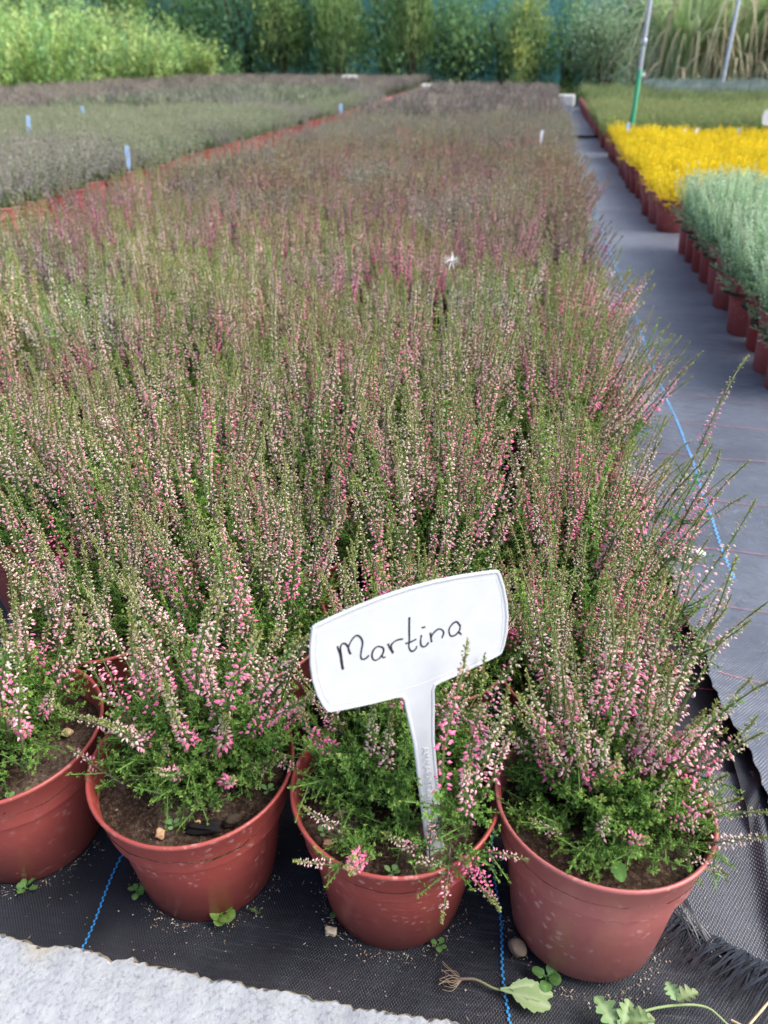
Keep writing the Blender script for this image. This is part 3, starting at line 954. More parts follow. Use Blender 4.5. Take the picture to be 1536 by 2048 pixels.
PALE = [0.0, 0.05, 0.15, 0.25, 0.4, 0.6, 0.95]
V_PINK = [joined(rg, 'pink', 1, 54, R(13), PALE, (0.16, 0.235), fat=1.2) for _ in range(5)]
V_PINKW = [joined(rg, 'pink', 1, 60, R(22), [0.3, 0.5, 0.75, 0.9, 1.1], (0.14, 0.21), push=0.14, fat=1.2) for _ in range(2)]
V_REDW = [joined(rg, 'red', 2, 70, R(22), [0.2, 0.4, 0.6, 0.9], (0.13, 0.19), push=0.12) for _ in range(2)]
V_RED1 = [joined(rg, 'red', 1, 58, R(14), [0.2, 0.4, 0.6, 0.9], (0.16, 0.225), fat=1.15) for _ in range(2)]
V_RED = [joined(rg, 'red', 2, 74, R(15), [0.2, 0.4, 0.6, 0.9]) for _ in range(3)]
V_BROWN = [joined(rg, 'brown', 2, 74, R(15), [0.2, 0.5, 0.9]) for _ in range(3)]
V_GREY = [joined(rg, 'grey', 2, 60, R(34), [0.2, 0.5, 0.9], (0.13, 0.21)) for _ in range(3)]
V_MAUVE = [joined(rg, 'mauve', 2, 60, R(34), [0.2, 0.5, 0.9], (0.13, 0.21)) for _ in range(2)]
V_YEL = [joined(rg, 'yellow', 2, 60, R(38), [0.1, 0.3, 0.6], (0.08, 0.135), (40, 16), 0.055, 0.075, (0.08, 0.12)) for _ in range(3)]
V_SIL = [joined(rg, 'silver', 1, 52, R(17), [0.1, 0.5], (0.15, 0.22), (50, 30), 0.06, 0.07, (0.13, 0.21), fat=1.5) for _ in range(3)]
V_GRN = [joined(rg, 'green', 2, 60, R(26), [0.1, 0.5], (0.13, 0.20), (60, 16)) for _ in range(3)]

# picture test, only used to leave out pots the photograph shows nothing of
_cy, _sy, _cp, _sp = math.cos(YAW), math.sin(YAW), math.cos(PITCH), math.sin(PITCH)
_f = np.array([-_sy * _cp, _cy * _cp, -_sp])
_r = np.array([_cy, _sy, 0.0])
_u = np.cross(_r, _f)
def seen(x, y, z=0.25, mx=160, my=260):
    d = np.array([x, y, z - CAM_H])
    dz = d @ _f
    if dz < 0.15:
        return False
    px, py = 768 + 1538 * (d @ _r) / dz, 1024 - 1538 * (d @ _u) / dz
    m = mx * min(1.0, 0.55 / dz) + 40
    return -m < px < 1536 + m and -my < py < 2048 + my

class Plant:
    def __init__(s, x, y, rot, sc):
        s.x, s.y, s.rot, s.sc = x, y, rot, sc
        s.d = math.hypot(x, y)

def potted(name, pl, label, category, group, pot, meshes, tilt=(0, 0), soil=None, psc=1.0, tint=None):
    """a pot with its plant: an empty at the foot that carries pot, soil, foliage and flower spikes"""
    root = link(name, None, None, (pl.x, pl.y, 0.0), (tilt[0], tilt[1], 0), label=label, category=category, group=group)
    root.empty_display_size = 0.05
    link('pot', pot, root, rot=(0, 0, pl.rot))
    if soil is not None:
        link('soil', soil, root, rot=(0, 0, pl.rot * 1.7))
    for nm, me in meshes:
        o = link(nm, me, root, rot=(0, 0, pl.rot), scl=(pl.sc, pl.sc, pl.sc * psc), kind='stuff')
        if tint:
            o.color = (*tint, 1)
    return root

prng = random.Random(77)
GX, GY = 0.194, 0.186
X0, Y0 = 0.108, 0.470
bed, masses = [], {}
for k in range(68):
    for j in range(9):
        if k == 0 and j < 4:
            continue
        x = X0 + 0.012 * math.sin(k * 1.3) - GX * j + prng.gauss(0, 0.006)
        y = Y0 + GY * k + prng.gauss(0, 0.006)
        if not seen(x, y):
            continue
        p = Plant(x, y, prng.uniform(0, 6.28) if j else prng.gauss(0, 0.35), prng.uniform(0.86, 1.10))
        p.row, p.col = k, j
        bed.append(p)
bed.sort(key=lambda p: p.d)
hero = bed[:300]
rest = bed[300:]
NEAR = 26
for n, p in enumerate(hero):
    where = '%s row from the slab, %s from the path' % (ordinal(p.row + 1), ordinal(p.col + 1))
    if n < NEAR:
        lab = 'pink budded heather pot, ' + where
        wide = p.col == 0
        root = potted('potted_heather', p, lab, 'potted heather', 'heathers of the middle bed', pot_near, [('foliage', FOL[n % 4])], (prng.gauss(0, 0.02), prng.gauss(0, 0.02)), soil_near[n % 4])
        lay = (LAYW[n % 3] if wide else LAY[n % 4])
        S = Matrix.Rotation(p.rot, 4, 'Z') @ Matrix.Scale(p.sc, 4)
        for i, M in lay:
            o = link('flower_sprig', SPR_ME[i], root)
            o.matrix_basis = S @ Matrix(M)
        continue
    y = p.y + prng.gauss(0, 0.22)
    if p.col == 0 and y < 4.5:
        v, kind = (V_PINKW[n % 2], 'pink budded heather') if y < 2.0 else (V_REDW[n % 2], 'dusky red heather')
    elif y < 1.95:
        v, kind = V_PINK[n % 5], 'pink budded heather'
    elif y < 2.7:
        v, kind = (V_RED1[n % 2], 'dusky red heather') if prng.random() < 0.72 else (V_PINK[n % 5], 'pink budded heather')
    elif y < 4.9:
        v, kind = (V_RED[n % 3], 'dusky red heather') if prng.random() < 0.62 else (V_BROWN[n % 3], 'brownish heather')
    else:
        v, kind = V_BROWN[n % 3], 'brownish heather'
    potted('potted_heather', p, kind + ' pot, ' + where, 'potted heather', 'heathers of the middle bed', pot_mid, [('foliage', v[1]), ('flower_spikes', v[0])], (prng.gauss(0, 0.035), prng.gauss(0, 0.035)), soil_low if n < 90 else None,
           tint=(prng.uniform(0.88, 1.06), prng.uniform(0.92, 1.06), prng.uniform(0.88, 1.06)))

def mass(name, plants, pals, hgt, label, category, seed, pots=None, spread=0.085, n=34, width=0.007, tone=0.62):
    """the many far pots of one bed that cannot be told apart, as one object"""
    rng = np.random.default_rng(seed)
    lib = {p: [feather_tuft(rng, p, hgt, spread, n, width) for _ in range(3)] for p in pals}
    ch = []
    for q in plants:
        pal = pals[int(rng.integers(len(pals)))] if not callable(pots) else pots(q)
        M = np.array(Matrix.Translation((q.x, q.y, SOIL_Z)) @ Matrix.Rotation(q.rot, 4, 'Z') @ Matrix.Scale(q.sc, 4))
        c = xf(lib[pal][int(rng.integers(3))], M)
        ch.append((c[0], c[1], c[2] * tone * rng.uniform(0.88, 1.12)))
    o = link(name, to_mesh(name, cat(ch), M_PLANT), kind='stuff', label=label, category=category)
    lp = lathe([(0.066, 0.0), (0.081, 0.1), (0.0868, 0.106), (0.095, 0.149), (0.085, 0.12)], 8)
    ed = [xf(lp, np.array(Matrix.Translation((q.x, q.y, 0)))) for q in plants]
    link('pots', to_mesh('pots', cat(ed), M_POT, True), o, kind='stuff')
    return o
mass('far_heathers', rest, ['brown'], 0.205, 'far brownish end of the middle heather bed', 'heather bed', 31)

# left bed: grey green heathers
left = []
for k in range(82):
    for j in range(26):
        x = -2.245 - 0.19 * j + prng.gauss(0, 0.007)
        y = 2.0 + 0.19 * k + prng.gauss(0, 0.007)
        if not seen(x, y) or x < -7.0:
            continue
        p = Plant(x, y, prng.uniform(0, 6.28), prng.uniform(0.93, 1.08))
        p.row, p.col = k, j
        left.append(p)
left.sort(key=lambda p: p.d + (0 if p.col else -3.5))
first_row = min(p.row for p in left)
patch = wav(8, ((1.1, 0.5), (2.2, 0.3)))
for n, p in enumerate(left[:260]):
    m = float(patch(np.array([p.x]), np.array([p.y]))[0]) > 0.35
    v = V_MAUVE[n % 2] if m else V_GREY[n % 3]
    potted('potted_grey_heather', p, '%s heather pot of the left bed, %s row back, %s from the gap' % ('mauve' if m else 'grey-green', ordinal(p.row - first_row + 1), ordinal(p.col + 1)), 'potted heather', 'heathers of the left bed',
           pot_mid, [('foliage', v[1]), ('flower_spikes', v[0])], (prng.gauss(0, 0.03), prng.gauss(0, 0.03)))
mass('left_heathers', left[260:], ['grey', 'mauve', 'brown'], 0.20, 'far grey-brown heathers of the left bed under the bright shrubs', 'heather bed', 32,
     lambda q: 'brown' if q.x < -4.6 or q.y > 12 else ('mauve' if float(patch(np.array([q.x]), np.array([q.y]))[0]) > 0.35 else 'grey'))

# right beds: silver, yellow, green
def right_bed(name, x0, y0, y1, gx, gy, ncol, vs_, what, category, group, pot, cap=400, psc=1.0, zt=0.3):
    ps = []
    for k in range(int((y1 - y0) / gy) + 1):
        for j in range(ncol):
            x = x0 + gx * j + prng.gauss(0, 0.008)
            y = y0 + gy * k + prng.gauss(0, 0.008)
            if not seen(x, y, zt, 420):
                continue
            p = Plant(x, y, prng.uniform(0, 6.28), prng.uniform(0.92, 1.08))
            p.row, p.col = k, j
            ps.append(p)
    ps.sort(key=lambda p: p.d)
    r0 = min(p.row for p in ps)
    for n, p in enumerate(ps[:cap]):
        v = vs_[n % len(vs_)]
        potted(name, p, '%s, %s row of its bed, %s from the path' % (what, ordinal(p.row - r0 + 1), ordinal(p.col + 1)), category, group, pot, [('foliage', v[1]), ('flower_spikes', v[0])],
               (prng.gauss(0, 0.03), prng.gauss(0, 0.03)), soil_low if p.col < 2 and p.y < 4.6 else None, psc)
    return ps[cap:]
right_bed('potted_shrublet', 0.672, 1.62, 3.45, 0.150, 0.150, 7, V_SIL, 'soft silvery green bushy plant', 'potted shrublet', 'silvery plants by the path', pot_tall, zt=0.4)
right_bed('potted_yellow_heather', 0.640, 3.93, 6.95, 0.19, 0.19, 9, V_YEL, 'bright yellow heather', 'potted heather', 'yellow heathers', pot_mid)
far_g = right_bed('potted_green_heather', 0.640, 7.20, 13.0, 0.19, 0.19, 13, V_GRN, 'plain green heather', 'potted heather', 'green heathers', pot_mid, 130)
mass('far_green_heathers', [p for p in far_g if not (p.x > 1.55 and p.y > 11.2)], ['green'], 0.19, 'far part of the plain green heather bed by the pole', 'heather bed', 33)
fr = [Plant(x + prng.gauss(0, .02), y + prng.gauss(0, .02), prng.uniform(0, 6), 1.0) for x in np.arange(1.5, 4.2, 0.19) for y in np.arange(11.3, 13.4, 0.19)]
mass('frosty_plants', fr, ['frost'], 0.24, 'pale frosty blue-green plants in front of the tall grass', 'plant bed', 34, tone=0.7)

# ------------------------------------------------------------------ the four front pots
HERO = [
('A', (-0.399, 0.409, 0.150), (-0.390, 0.421, 0.300), 0.50),('A', (-0.429, 0.433, 0.170), (-0.387, 0.410, 0.330), 0.50),
('B', (-0.291, 0.456, 0.145), (-0.287, 0.458, 0.310), 0.95),('B', (-0.295, 0.453, 0.140), (-0.370, 0.472, 0.285), 0.25),
('B', (-0.305, 0.453, 0.145), (-0.355, 0.470, 0.300), 0.80),('B', (-0.270, 0.467, 0.150), (-0.288, 0.447, 0.350), 0.60),
('B', (-0.317, 0.421, 0.150), (-0.373, 0.436, 0.165), 0.75),('B', (-0.278, 0.443, 0.145), (-0.313, 0.447, 0.170), 0.40),
('B', (-0.278, 0.433, 0.150), (-0.275, 0.437, 0.190), 0.60),('B', (-0.252, 0.441, 0.150), (-0.230, 0.450, 0.190), 0.50),
('B', (-0.233, 0.462, 0.150), (-0.184, 0.452, 0.155), 0.60),('B', (-0.238, 0.464, 0.160), (-0.215, 0.450, 0.280), 0.70),
('B', (-0.272, 0.458, 0.160), (-0.250, 0.439, 0.260), 0.40),('B', (-0.251, 0.474, 0.160), (-0.172, 0.424, 0.330), 0.80),
('B', (-0.233, 0.465, 0.160), (-0.129, 0.442, 0.280), 0.85),('B', (-0.210, 0.469, 0.160), (-0.156, 0.447, 0.170), 0.90),
('B', (-0.228, 0.478, 0.160), (-0.146, 0.441, 0.320), 0.60),('B', (-0.263, 0.478, 0.160), (-0.216, 0.446, 0.360), 0.60),
('C', (-0.026, 0.412, 0.165), (-0.025, 0.434, 0.340), 1.10),('C', (-0.012, 0.430, 0.150), (-0.003, 0.449, 0.310), 0.85),
('C', (-0.006, 0.412, 0.150), (0.002, 0.426, 0.260), 0.60),('C', (-0.007, 0.422, 0.155), (0.011, 0.430, 0.300), 0.70),
('C', (-0.091, 0.395, 0.148), (-0.086, 0.352, 0.187), 1.00),('C', (-0.087, 0.392, 0.148), (-0.083, 0.350, 0.178), 1.00),('C', (-0.094, 0.390, 0.150), (-0.090, 0.350, 0.180), 1.00),('C', (-0.033, 0.393, 0.150), (-0.035, 0.410, 0.190), 0.80),
('C', (-0.018, 0.407, 0.160), (-0.016, 0.358, 0.130), 0.75),('C', (-0.006, 0.401, 0.165), (0.019, 0.372, 0.150), 1.00),
('C', (-0.017, 0.399, 0.165), (0.009, 0.373, 0.155), 0.95),('C', (-0.005, 0.400, 0.160), (0.042, 0.395, 0.170), 0.50),
('C', (-0.096, 0.377, 0.150), (-0.125, 0.366, 0.155), 0.20),('C', (-0.093, 0.403, 0.140), (-0.147, 0.414, 0.165), 0.15),
('C', (-0.062, 0.397, 0.150), (-0.024, 0.388, 0.150), 0.15),('C', (-0.034, 0.402, 0.150), (-0.057, 0.388, 0.170), 0.40),
('C', (-0.094, 0.455, 0.160), (-0.096, 0.445, 0.250), 0.50),('C', (-0.079, 0.447, 0.160), (-0.089, 0.440, 0.250), 0.40),
('C', (-0.004, 0.439, 0.160), (0.045, 0.443, 0.250), 0.70),('C', (-0.015, 0.458, 0.160), (0.016, 0.440, 0.280), 0.50),
('D', (0.077, 0.483, 0.150), (0.057, 0.492, 0.310), 0.90),('D', (0.073, 0.477, 0.150), (0.040, 0.470, 0.220), 0.90),
('D', (0.086, 0.496, 0.150), (0.026, 0.453, 0.290), 0.85),('D', (0.100, 0.498, 0.150), (0.083, 0.496, 0.370), 0.55),
('D', (0.109, 0.500, 0.150), (0.104, 0.473, 0.350), 0.50),('D', (0.135, 0.505, 0.150), (0.125, 0.482, 0.360), 0.70),
('D', (0.121, 0.486, 0.150), (0.112, 0.478, 0.260), 0.60),('D', (0.132, 0.472, 0.150), (0.139, 0.483, 0.260), 0.45),
('D', (0.151, 0.485, 0.150), (0.187, 0.491, 0.260), 0.25),('D', (0.158, 0.476, 0.150), (0.222, 0.513, 0.270), 0.25),
('D', (0.150, 0.475, 0.150), (0.224, 0.501, 0.240), 0.75),('D', (0.157, 0.466, 0.150), (0.212, 0.471, 0.200), 0.20),
('D', (0.165, 0.462, 0.150), (0.238, 0.470, 0.170), 0.15),('D', (0.171, 0.448, 0.150), (0.237, 0.443, 0.160), 0.10),
('D', (0.162, 0.442, 0.150), (0.190, 0.424, 0.150), 0.25),('D', (0.106, 0.434, 0.140), (0.094, 0.435, 0.200), 0.10),
('D', (0.086, 0.436, 0.140), (0.038, 0.432, 0.160), 0.05),('D', (0.139, 0.452, 0.150), (0.155, 0.459, 0.220), 0.40),
('D', (0.117, 0.490, 0.150), (0.075, 0.473, 0.280), 0.40),('D', (0.168, 0.502, 0.160), (0.229, 0.484, 0.230), 0.30),
('E', (0.173, 0.632, 0.200), (0.255, 0.695, 0.330), 0.30),('E', (0.195, 0.621, 0.200), (0.244, 0.634, 0.300), 0.15),
('E', (0.175, 0.648, 0.200), (0.208, 0.651, 0.340), 0.20),('E', (0.194, 0.614, 0.200), (0.244, 0.582, 0.260), 0.10),
('F', (0.186, 0.876, 0.200), (0.212, 0.844, 0.330), 0.60),('F', (0.205, 0.909, 0.220), (0.301, 1.059, 0.360), 0.55),
('F', (0.207, 0.836, 0.220), (0.228, 0.828, 0.330), 0.50),
]
hr = np.random.default_rng(5)
def add_hero(root, rloc, b, t, ripe):
    b, t = Vector(b), Vector(t)
    d = (t - b).length
    lib, mes = SPR_S + SPR, SPR_S_ME + SPR_ME
    order = sorted(range(len(lib)), key=lambda i: abs(lib[i][2] - ripe) + 1.1 * abs(math.log(max(d, 0.06) / lib[i][1])) + hr.uniform(0, 0.12))
    i = order[0]
    s = d / lib[i][1] * 1.06
    s = min(1.2, max(s, 0.72))
    M = Matrix(place(b - Vector(rloc), t - b, 0, s))
    xax, yax = M.to_3x3() @ Vector((1, 0, 0)), M.to_3x3() @ Vector((0, 1, 0))
    o = link('flower_sprig', mes[i], root)
    o.matrix_basis = M @ Matrix.Rotation(math.atan2(yax.z, xax.z) + hr.normal(0, 0.3), 4, 'Z')

FRONT = {
    'A': ((-0.462, 0.462), 'heather pot at the left end of the front row, cut by the frame', 0.000, 10, 0.0),
    'B': ((-0.264, 0.458), 'pink heather in a red pot with bare soil, second pot of the front row', 0.022, 14, 0.0),
    'C': ((-0.073, 0.465), 'pink heather in the red front pot that holds the white name sign', 0.012, 14, 0.0),
    'D': ((0.110, 0.478), 'bushy heather in the leaning red pot at the right end of the front row', 0.012, 26, -R(6)),
}
roots = {}
for key, ((px, py), lab, back, extra, tl) in FRONT.items():
    ki = 'ABCD'.index(key)
    root = link('potted_heather', None, None, (px, py, 0), label=lab, category='potted heather', group='heathers of the middle bed')
    roots[key] = (root, (px, py, 0))
    Mt = Matrix.Translation((0, 0, 0.152)) @ Matrix.Rotation(tl, 4, 'X') @ Matrix.Translation((0, 0, -0.15))
    for nm, me in (('pot', pot_near), ('soil', soil_near[ki])):
        o = link(nm, me, root)
        o.matrix_basis = (Mt if tl else Matrix.Identity(4)) @ Matrix.Rotation(ki * 1.9, 4, 'Z')
    f = foliage(hr, 'pink', 0, 240 if key != 'D' else 260, 8 if key != 'D' else 14, 0.052 if key != 'D' else 0.064, (0.05, 0.10), R(62), -0.004, back + 0.014)
    link('foliage', to_mesh('foliage', f, M_PLANT), root, (-0.034, -0.006, 0) if key == 'A' else None, kind='stuff')
    for _ in range(extra):
        az = hr.uniform(0.1, 3.04) if key != 'D' else hr.uniform(-0.6, 3.6)
        q = math.sqrt(hr.random())
        b = Vector((px + 0.045 * q * math.cos(az), py + 0.02 + 0.035 * q * math.sin(az), SOIL_Z))
        add_hero(root, (px, py, 0), b, b + Vector(lean(az, R(30) * q)) * hr.uniform(0.13, 0.21), hr.choice([0.1, 0.3, 0.5, 0.7]))
for key, n_short in (('A', 14), ('B', 22), ('C', 16), ('D', 26)):
    root, rl = roots[key]
    for _ in range(n_short):
        az = hr.uniform(0, 6.283)
        q = hr.uniform(0.3, 1.0)
        if key == 'C' and math.sin(az) < -0.2 and math.cos(az) > -0.3:
            az += 2.6
        b = Vector((rl[0] + 0.050 * q * math.cos(az), rl[1] + 0.024 + 0.044 * q * math.sin(az), SOIL_Z + 0.016 + 0.034 * (1 - q)))
        add_hero(root, rl, b, b + Vector(lean(az, R(18) + R(34) * q)) * hr.uniform(0.065, 0.112), hr.choice([0.25, 0.45, 0.65, 0.85, 1.0]))
for key, near_xy in (('E', (0.12, 0.656)), ('F', (0.12, 0.842))):
    best = min((o for o in bpy.data.objects if o.name.startswith('potted_heather') and o.type == 'EMPTY'), key=lambda o: (o.location.x - near_xy[0]) ** 2 + (o.location.y - near_xy[1]) ** 2)
    roots[key] = (best, tuple(best.location))
for key, b, t, ripe in HERO:
    add_hero(*roots[key], b, t, ripe)

# ------------------------------------------------------------------ name sign
SB = np.array([-0.0314186, 0.41821483, 0.135])
SM = np.array([[0.84118802, -0.11907471, 0.52746936], [0.53807519, 0.08754942, -0.83833775], [0.05364518, 0.98901785, 0.13771667]])
SMAT = Matrix([[*SM[0], SB[0]], [*SM[1], SB[1]], [*SM[2], SB[2]], [0, 0, 0, 1]])
half = [(0.0, 254.6), (20, 254.0), (40, 252.0), (58, 249.4), (70.5, 247.2), (73.4, 246.0), (74.6, 243.0), (77.6, 231.0), (79.6, 216.0), (79.9, 203.0), (78.4, 189.5), (75.6, 178.5), (72.6, 171.8), (69.8, 170.6), (55, 168.0), (38, 165.6), (19, 163.7),
        (14.6, 162.4), (12.8, 158.8), (12.4, 152), (11.6, 142), (10.2, 127), (9.1, 113), (8.8, 90), (8.6, 60), (8.4, 20), (8.2, -12), (3.0, -24), (0.0, -27)]
OUT = np.array([(x, y) for x, y in half] + [(-x, y) for x, y in half[-2:0:-1]], float) / 1000.0
def inset(P, d):
    n = len(P)
    e = np.roll(P, -1, 0) - P
    e = e / np.linalg.norm(e, axis=1, keepdims=True)
    nrm = np.stack([e[:, 1], -e[:, 0]], 1)             # clockwise outline: points outward-left
    nn = nrm + np.roll(nrm, 1, 0)
    nn = nn / np.linalg.norm(nn, axis=1, keepdims=True)
    k = 1.0 / np.maximum(0.55, np.sum(nn * nrm, 1))
    return P + nn * (d * k)[:, None]
def sign_mesh(name):
    from mathutils.geometry import tessellate_polygon
    prof = [(0.0, -0.0007), (0.0, 0.0006), (0.0003, 0.0010), (0.0009, 0.0012), (0.0018, 0.0011), (0.0024, 0.0008), (0.0030, 0.0004)]
    loops = []
    for d, z in prof:
        P = inset(OUT, d)
        loops.append(np.column_stack([P, np.full(len(P), z)]))
    V = np.concatenate(loops)
    n = len(OUT)
    T = []
    for i in range(len(prof) - 1):
        for j in range(n):
            k = (j + 1) % n
            T += [(i * n + j, i * n + k, (i + 1) * n + k), (i * n + j, (i + 1) * n + k, (i + 1) * n + j)]
    o = (len(prof) - 1) * n
    for tri in tessellate_polygon([[Vector(p) for p in loops[-1]]]):
        T.append(tuple(o + q for q in tri))
    for tri in tessellate_polygon([[Vector(p) for p in loops[0]]]):
        T.append(tuple(tri[::-1]))
    me = to_mesh(name, (V, np.array(T), np.ones((len(V), 3))), M_SIGN)
    import bmesh
    bm = bmesh.new()
    bm.from_mesh(me)
    bmesh.ops.recalc_face_normals(bm, faces=bm.faces)
    bm.to_mesh(me)
    bm.free()
    return me
sign = link('name_sign', None, label='white plastic name sign reading Martina stuck in the front pot', category='plant label')
sign.matrix_world = SMAT
sign_me = sign_mesh('sign_plate')
link('sign_plate', sign_me, sign)
# thin embossed line that frames the writing field
fl_ = [(-71, 240), (-40, 246.2), (0, 248.4), (40, 246.2), (71, 240.5), (74.5, 224), (75.2, 205), (73.0, 186), (69.4, 176.8), (38, 171.0), (0, 168.4), (-38, 171.0), (-69.4, 176.8), (-73.0, 186), (-75.2, 205), (-74.5, 224), (-71, 240)]
link('frame_line', to_mesh('frame_line', tube([(x / 1000, y / 1000, 0.0004) for x, y in fl_], 0.00022, 4, (1, 1, 1)), M_SIGN, True), sign)

STROKES = [
 [(-57.9, 224.6), (-57.0, 217.1), (-56.7, 203.7)],
 [(-56.4, 203.8), (-56.1, 215.2), (-55.9, 222.2), (-54.3, 225.1), (-51.9, 224.6), (-50.3, 221.0), (-49.5, 216.7), (-48.8, 214.5)],
 [(-49.2, 214.7), (-50.2, 219.3), (-48.6, 223.5), (-45.3, 227.4), (-42.4, 228.3), (-40.0, 225.5), (-39.1, 221.0), (-40.5, 215.9), (-41.9, 210.1), (-41.1, 207.4), (-38.7, 206.9), (-35.6, 208.8)],
 [(-24.9, 212.0), (-28.3, 213.8), (-31.7, 212.0), (-33.4, 208.2), (-32.9, 204.4), (-31.0, 202.7), (-27.6, 203.7), (-24.7, 207.1), (-24.0, 210.1), (-25.2, 212.5)],
 [(-26.1, 206.0), (-25.2, 203.1), (-23.2, 202.9)],
 [(-20.3, 213.5), (-19.1, 209.1), (-17.2, 203.8)],
 [(-17.0, 204.4), (-18.1, 210.4), (-16.1, 212.9), (-12.4, 214.0), (-8.1, 213.4)],
 [(-1.5, 230.0), (-2.5, 220.9), (-3.4, 210.8), (-4.3, 205.5), (-3.4, 201.5), (-1.3, 200.2), (1.1, 201.6), (1.9, 203.7)],
 [(-6.7, 208.8), (-2.3, 208.8), (2.2, 209.7)],
 [(6.5, 211.8), (5.3, 206.2), (5.7, 202.4), (7.8, 200.8), (10.1, 201.7), (11.6, 203.6)],
 [(7.3, 217.8), (8.9, 217.8), (10.3, 217.5)],
 [(13.6, 211.4), (13.9, 207.2), (14.1, 202.7)],
 [(14.1, 203.1), (14.4, 207.9), (17.7, 211.2), (21.1, 212.1), (23.8, 210.0), (24.3, 206.9), (22.7, 203.4)],
 [(38.6, 209.0), (35.7, 213.5), (32.2, 212.8), (29.2, 209.3), (29.3, 204.4), (31.0, 202.3), (34.5, 202.6), (37.8, 205.6), (38.4, 209.4)],
 [(36.2, 204.9), (39.0, 200.9)],
]
def smooth(P, m=8):
    P = np.array(P, float)
    Q = np.vstack([2 * P[0] - P[1], P, 2 * P[-1] - P[-2]])
    out = []
    for i in range(len(P) - 1):
        p0, p1, p2, p3 = Q[i:i + 4]
        for t in np.linspace(0, 1, m, endpoint=False):
            out.append(0.5 * ((2 * p1) + (p2 - p0) * t + (2 * p0 - 5 * p1 + 4 * p2 - p3) * t ** 2 + (3 * p1 - p0 - 3 * p2 + p3) * t ** 3))
    out.append(P[-1])
    return np.array(out)
for si, st in enumerate(STROKES):
    P = smooth(st) / 1000
    d = unit(np.gradient(P, axis=0))
    n = np.stack([-d[:, 1], d[:, 0]], 1)
    m = len(P)
    w = 0.00062 + 0.00016 * np.sin(np.linspace(0, 6, m) + si) ** 2
    w[:2] *= 1.25
    z = 0.0004 + 0.00012 + 0.00002 * (si % 3)
    V = np.concatenate([np.column_stack([P + n * w[:, None], np.full(m, z)]), np.column_stack([P - n * w[:, None], np.full(m, z)])])
    q = np.arange(m - 1)
    T = np.concatenate([np.stack([q, q + m, q + m + 1], 1), np.stack([q, q + m + 1, q + 1], 1)])
    link('pen_stroke', to_mesh('pen_stroke', (V, T, np.ones((len(V), 3))), M_INK), sign)
tx = bpy.data.curves.new('embossing', 'FONT')
tx.body = 'AMMA\u00ae YODZ fcl 0V2 7'
tx.size = 0.0088
tx.extrude = 0.00035
tx.align_y = 'CENTER'
tx.materials.append(M_SIGN)
em = link('embossing', tx, sign, (0.0, 0.108, 0.0005), (0, 0, -R(90)))
bpy.context.view_layer.update()
em_me = bpy.data.meshes.new_from_object(em.evaluated_get(bpy.context.evaluated_depsgraph_get()))
bpy.data.objects.remove(em)
link('embossing', em_me, sign, (0.0, 0.108, 0.0005), (0, 0, -R(90)))

# small items on the ground and in the pots ------------------------------------------------------
def pebble(name, loc, s, col, label, rot=(0, 0, 0), seed=0, parent=None, category='pebble', group=None):
    import bmesh
    bm = bmesh.new()
    bmesh.ops.create_icosphere(bm, subdivisions=3, radius=1.0)
    for v_ in bm.verts:
        c_ = [max(-0.74, min(0.74, q_)) for q_ in v_.co]
        v_.co = Vector(c_) * 1.2
    rng = np.random.default_rng(seed)
    ks = rng.normal(0, 2.2, (7, 3))
    ph = rng.uniform(0, 6.28, 7)
    V = np.array([v.co for v in bm.verts])
    r = 1 + 0.17 * np.sin(V @ ks.T + ph).sum(1) * 0.6
    V = V * r[:, None] * np.array(s)
    T = np.array([[v.index for v in f.verts] for f in bm.faces])
    bm.free()
    C = np.array(col)[None] * (1 + 0.18 * np.sin(V @ (ks.T * 260) + ph).sum(1) * 0.35)[:, None]
    o = link(name, to_mesh(name, (V, T, np.clip(C, 0.01, 1)), M_STONE, True), parent, loc, rot)
    if parent is None:
        o['label'], o['category'] = label, category
        if group:
            o['group'] = group
    return o
pebble('pebble', (0.050, 0.416, 0.008), (0.0062, 0.0082, 0.006), (0.21, 0.155, 0.105), 'brown stone lying between the two right front pots', (0.2, 0.1, 0.5), 1)
pebble('pebble', (0.322, 1.118, 0.012), (0.0085, 0.010, 0.006), (0.62, 0.62, 0.56), 'white pebble lying alone on the path cover', (0, 0, 0.3), 2)
pebble('pebble', (-0.124, 0.404, 0.004), (0.006, 0.004, 0.003), (0.55, 0.45, 0.30), 'small tan pebble left of the sign pot', (0, 0, 0.2), 3)
root_, rl = roots['B']
pebble('grit_stone', (0.025, -0.055, 0.1325), (0.004, 0.003, 0.003), (0.50, 0.27, 0.13), '', (0, 0, 0), 4, root_)
pebble('grit_stone', (-0.004, -0.068, 0.131), (0.0045, 0.004, 0.003), (0.48, 0.30, 0.17), '', (0, 0, 0), 5, root_)
pebble('bark_chip', (0.032, -0.056, 0.133), (0.015, 0.005, 0.004), (0.012, 0.010, 0.009), '', (0.1, -0.1, 0.1), 6, root_)
pebble('bark_chip', (0.055, -0.046, 0.132), (0.007, 0.004, 0.004), (0.04, 0.028, 0.018), '', (0.1, 0.2, 0.6), 7, root_)
root_, rl = roots['C']
pebble('grit_stone', (-0.046, -0.028, 0.133), (0.0045, 0.0035, 0.003), (0.52, 0.36, 0.22), '', (0, 0, 0), 8, root_)
pebble('grit_stone', (-0.050, -0.058, 0.131), (0.004, 0.004, 0.003), (0.30, 0.20, 0.12), '', (0, 0, 0), 9, root_)
root_, rl = roots['A']
pebble('grit_stone', (0.055, 0.018, 0.133), (0.004, 0.004, 0.003), (0.52, 0.36, 0.20), '', (0, 0, 0), 10, root_)

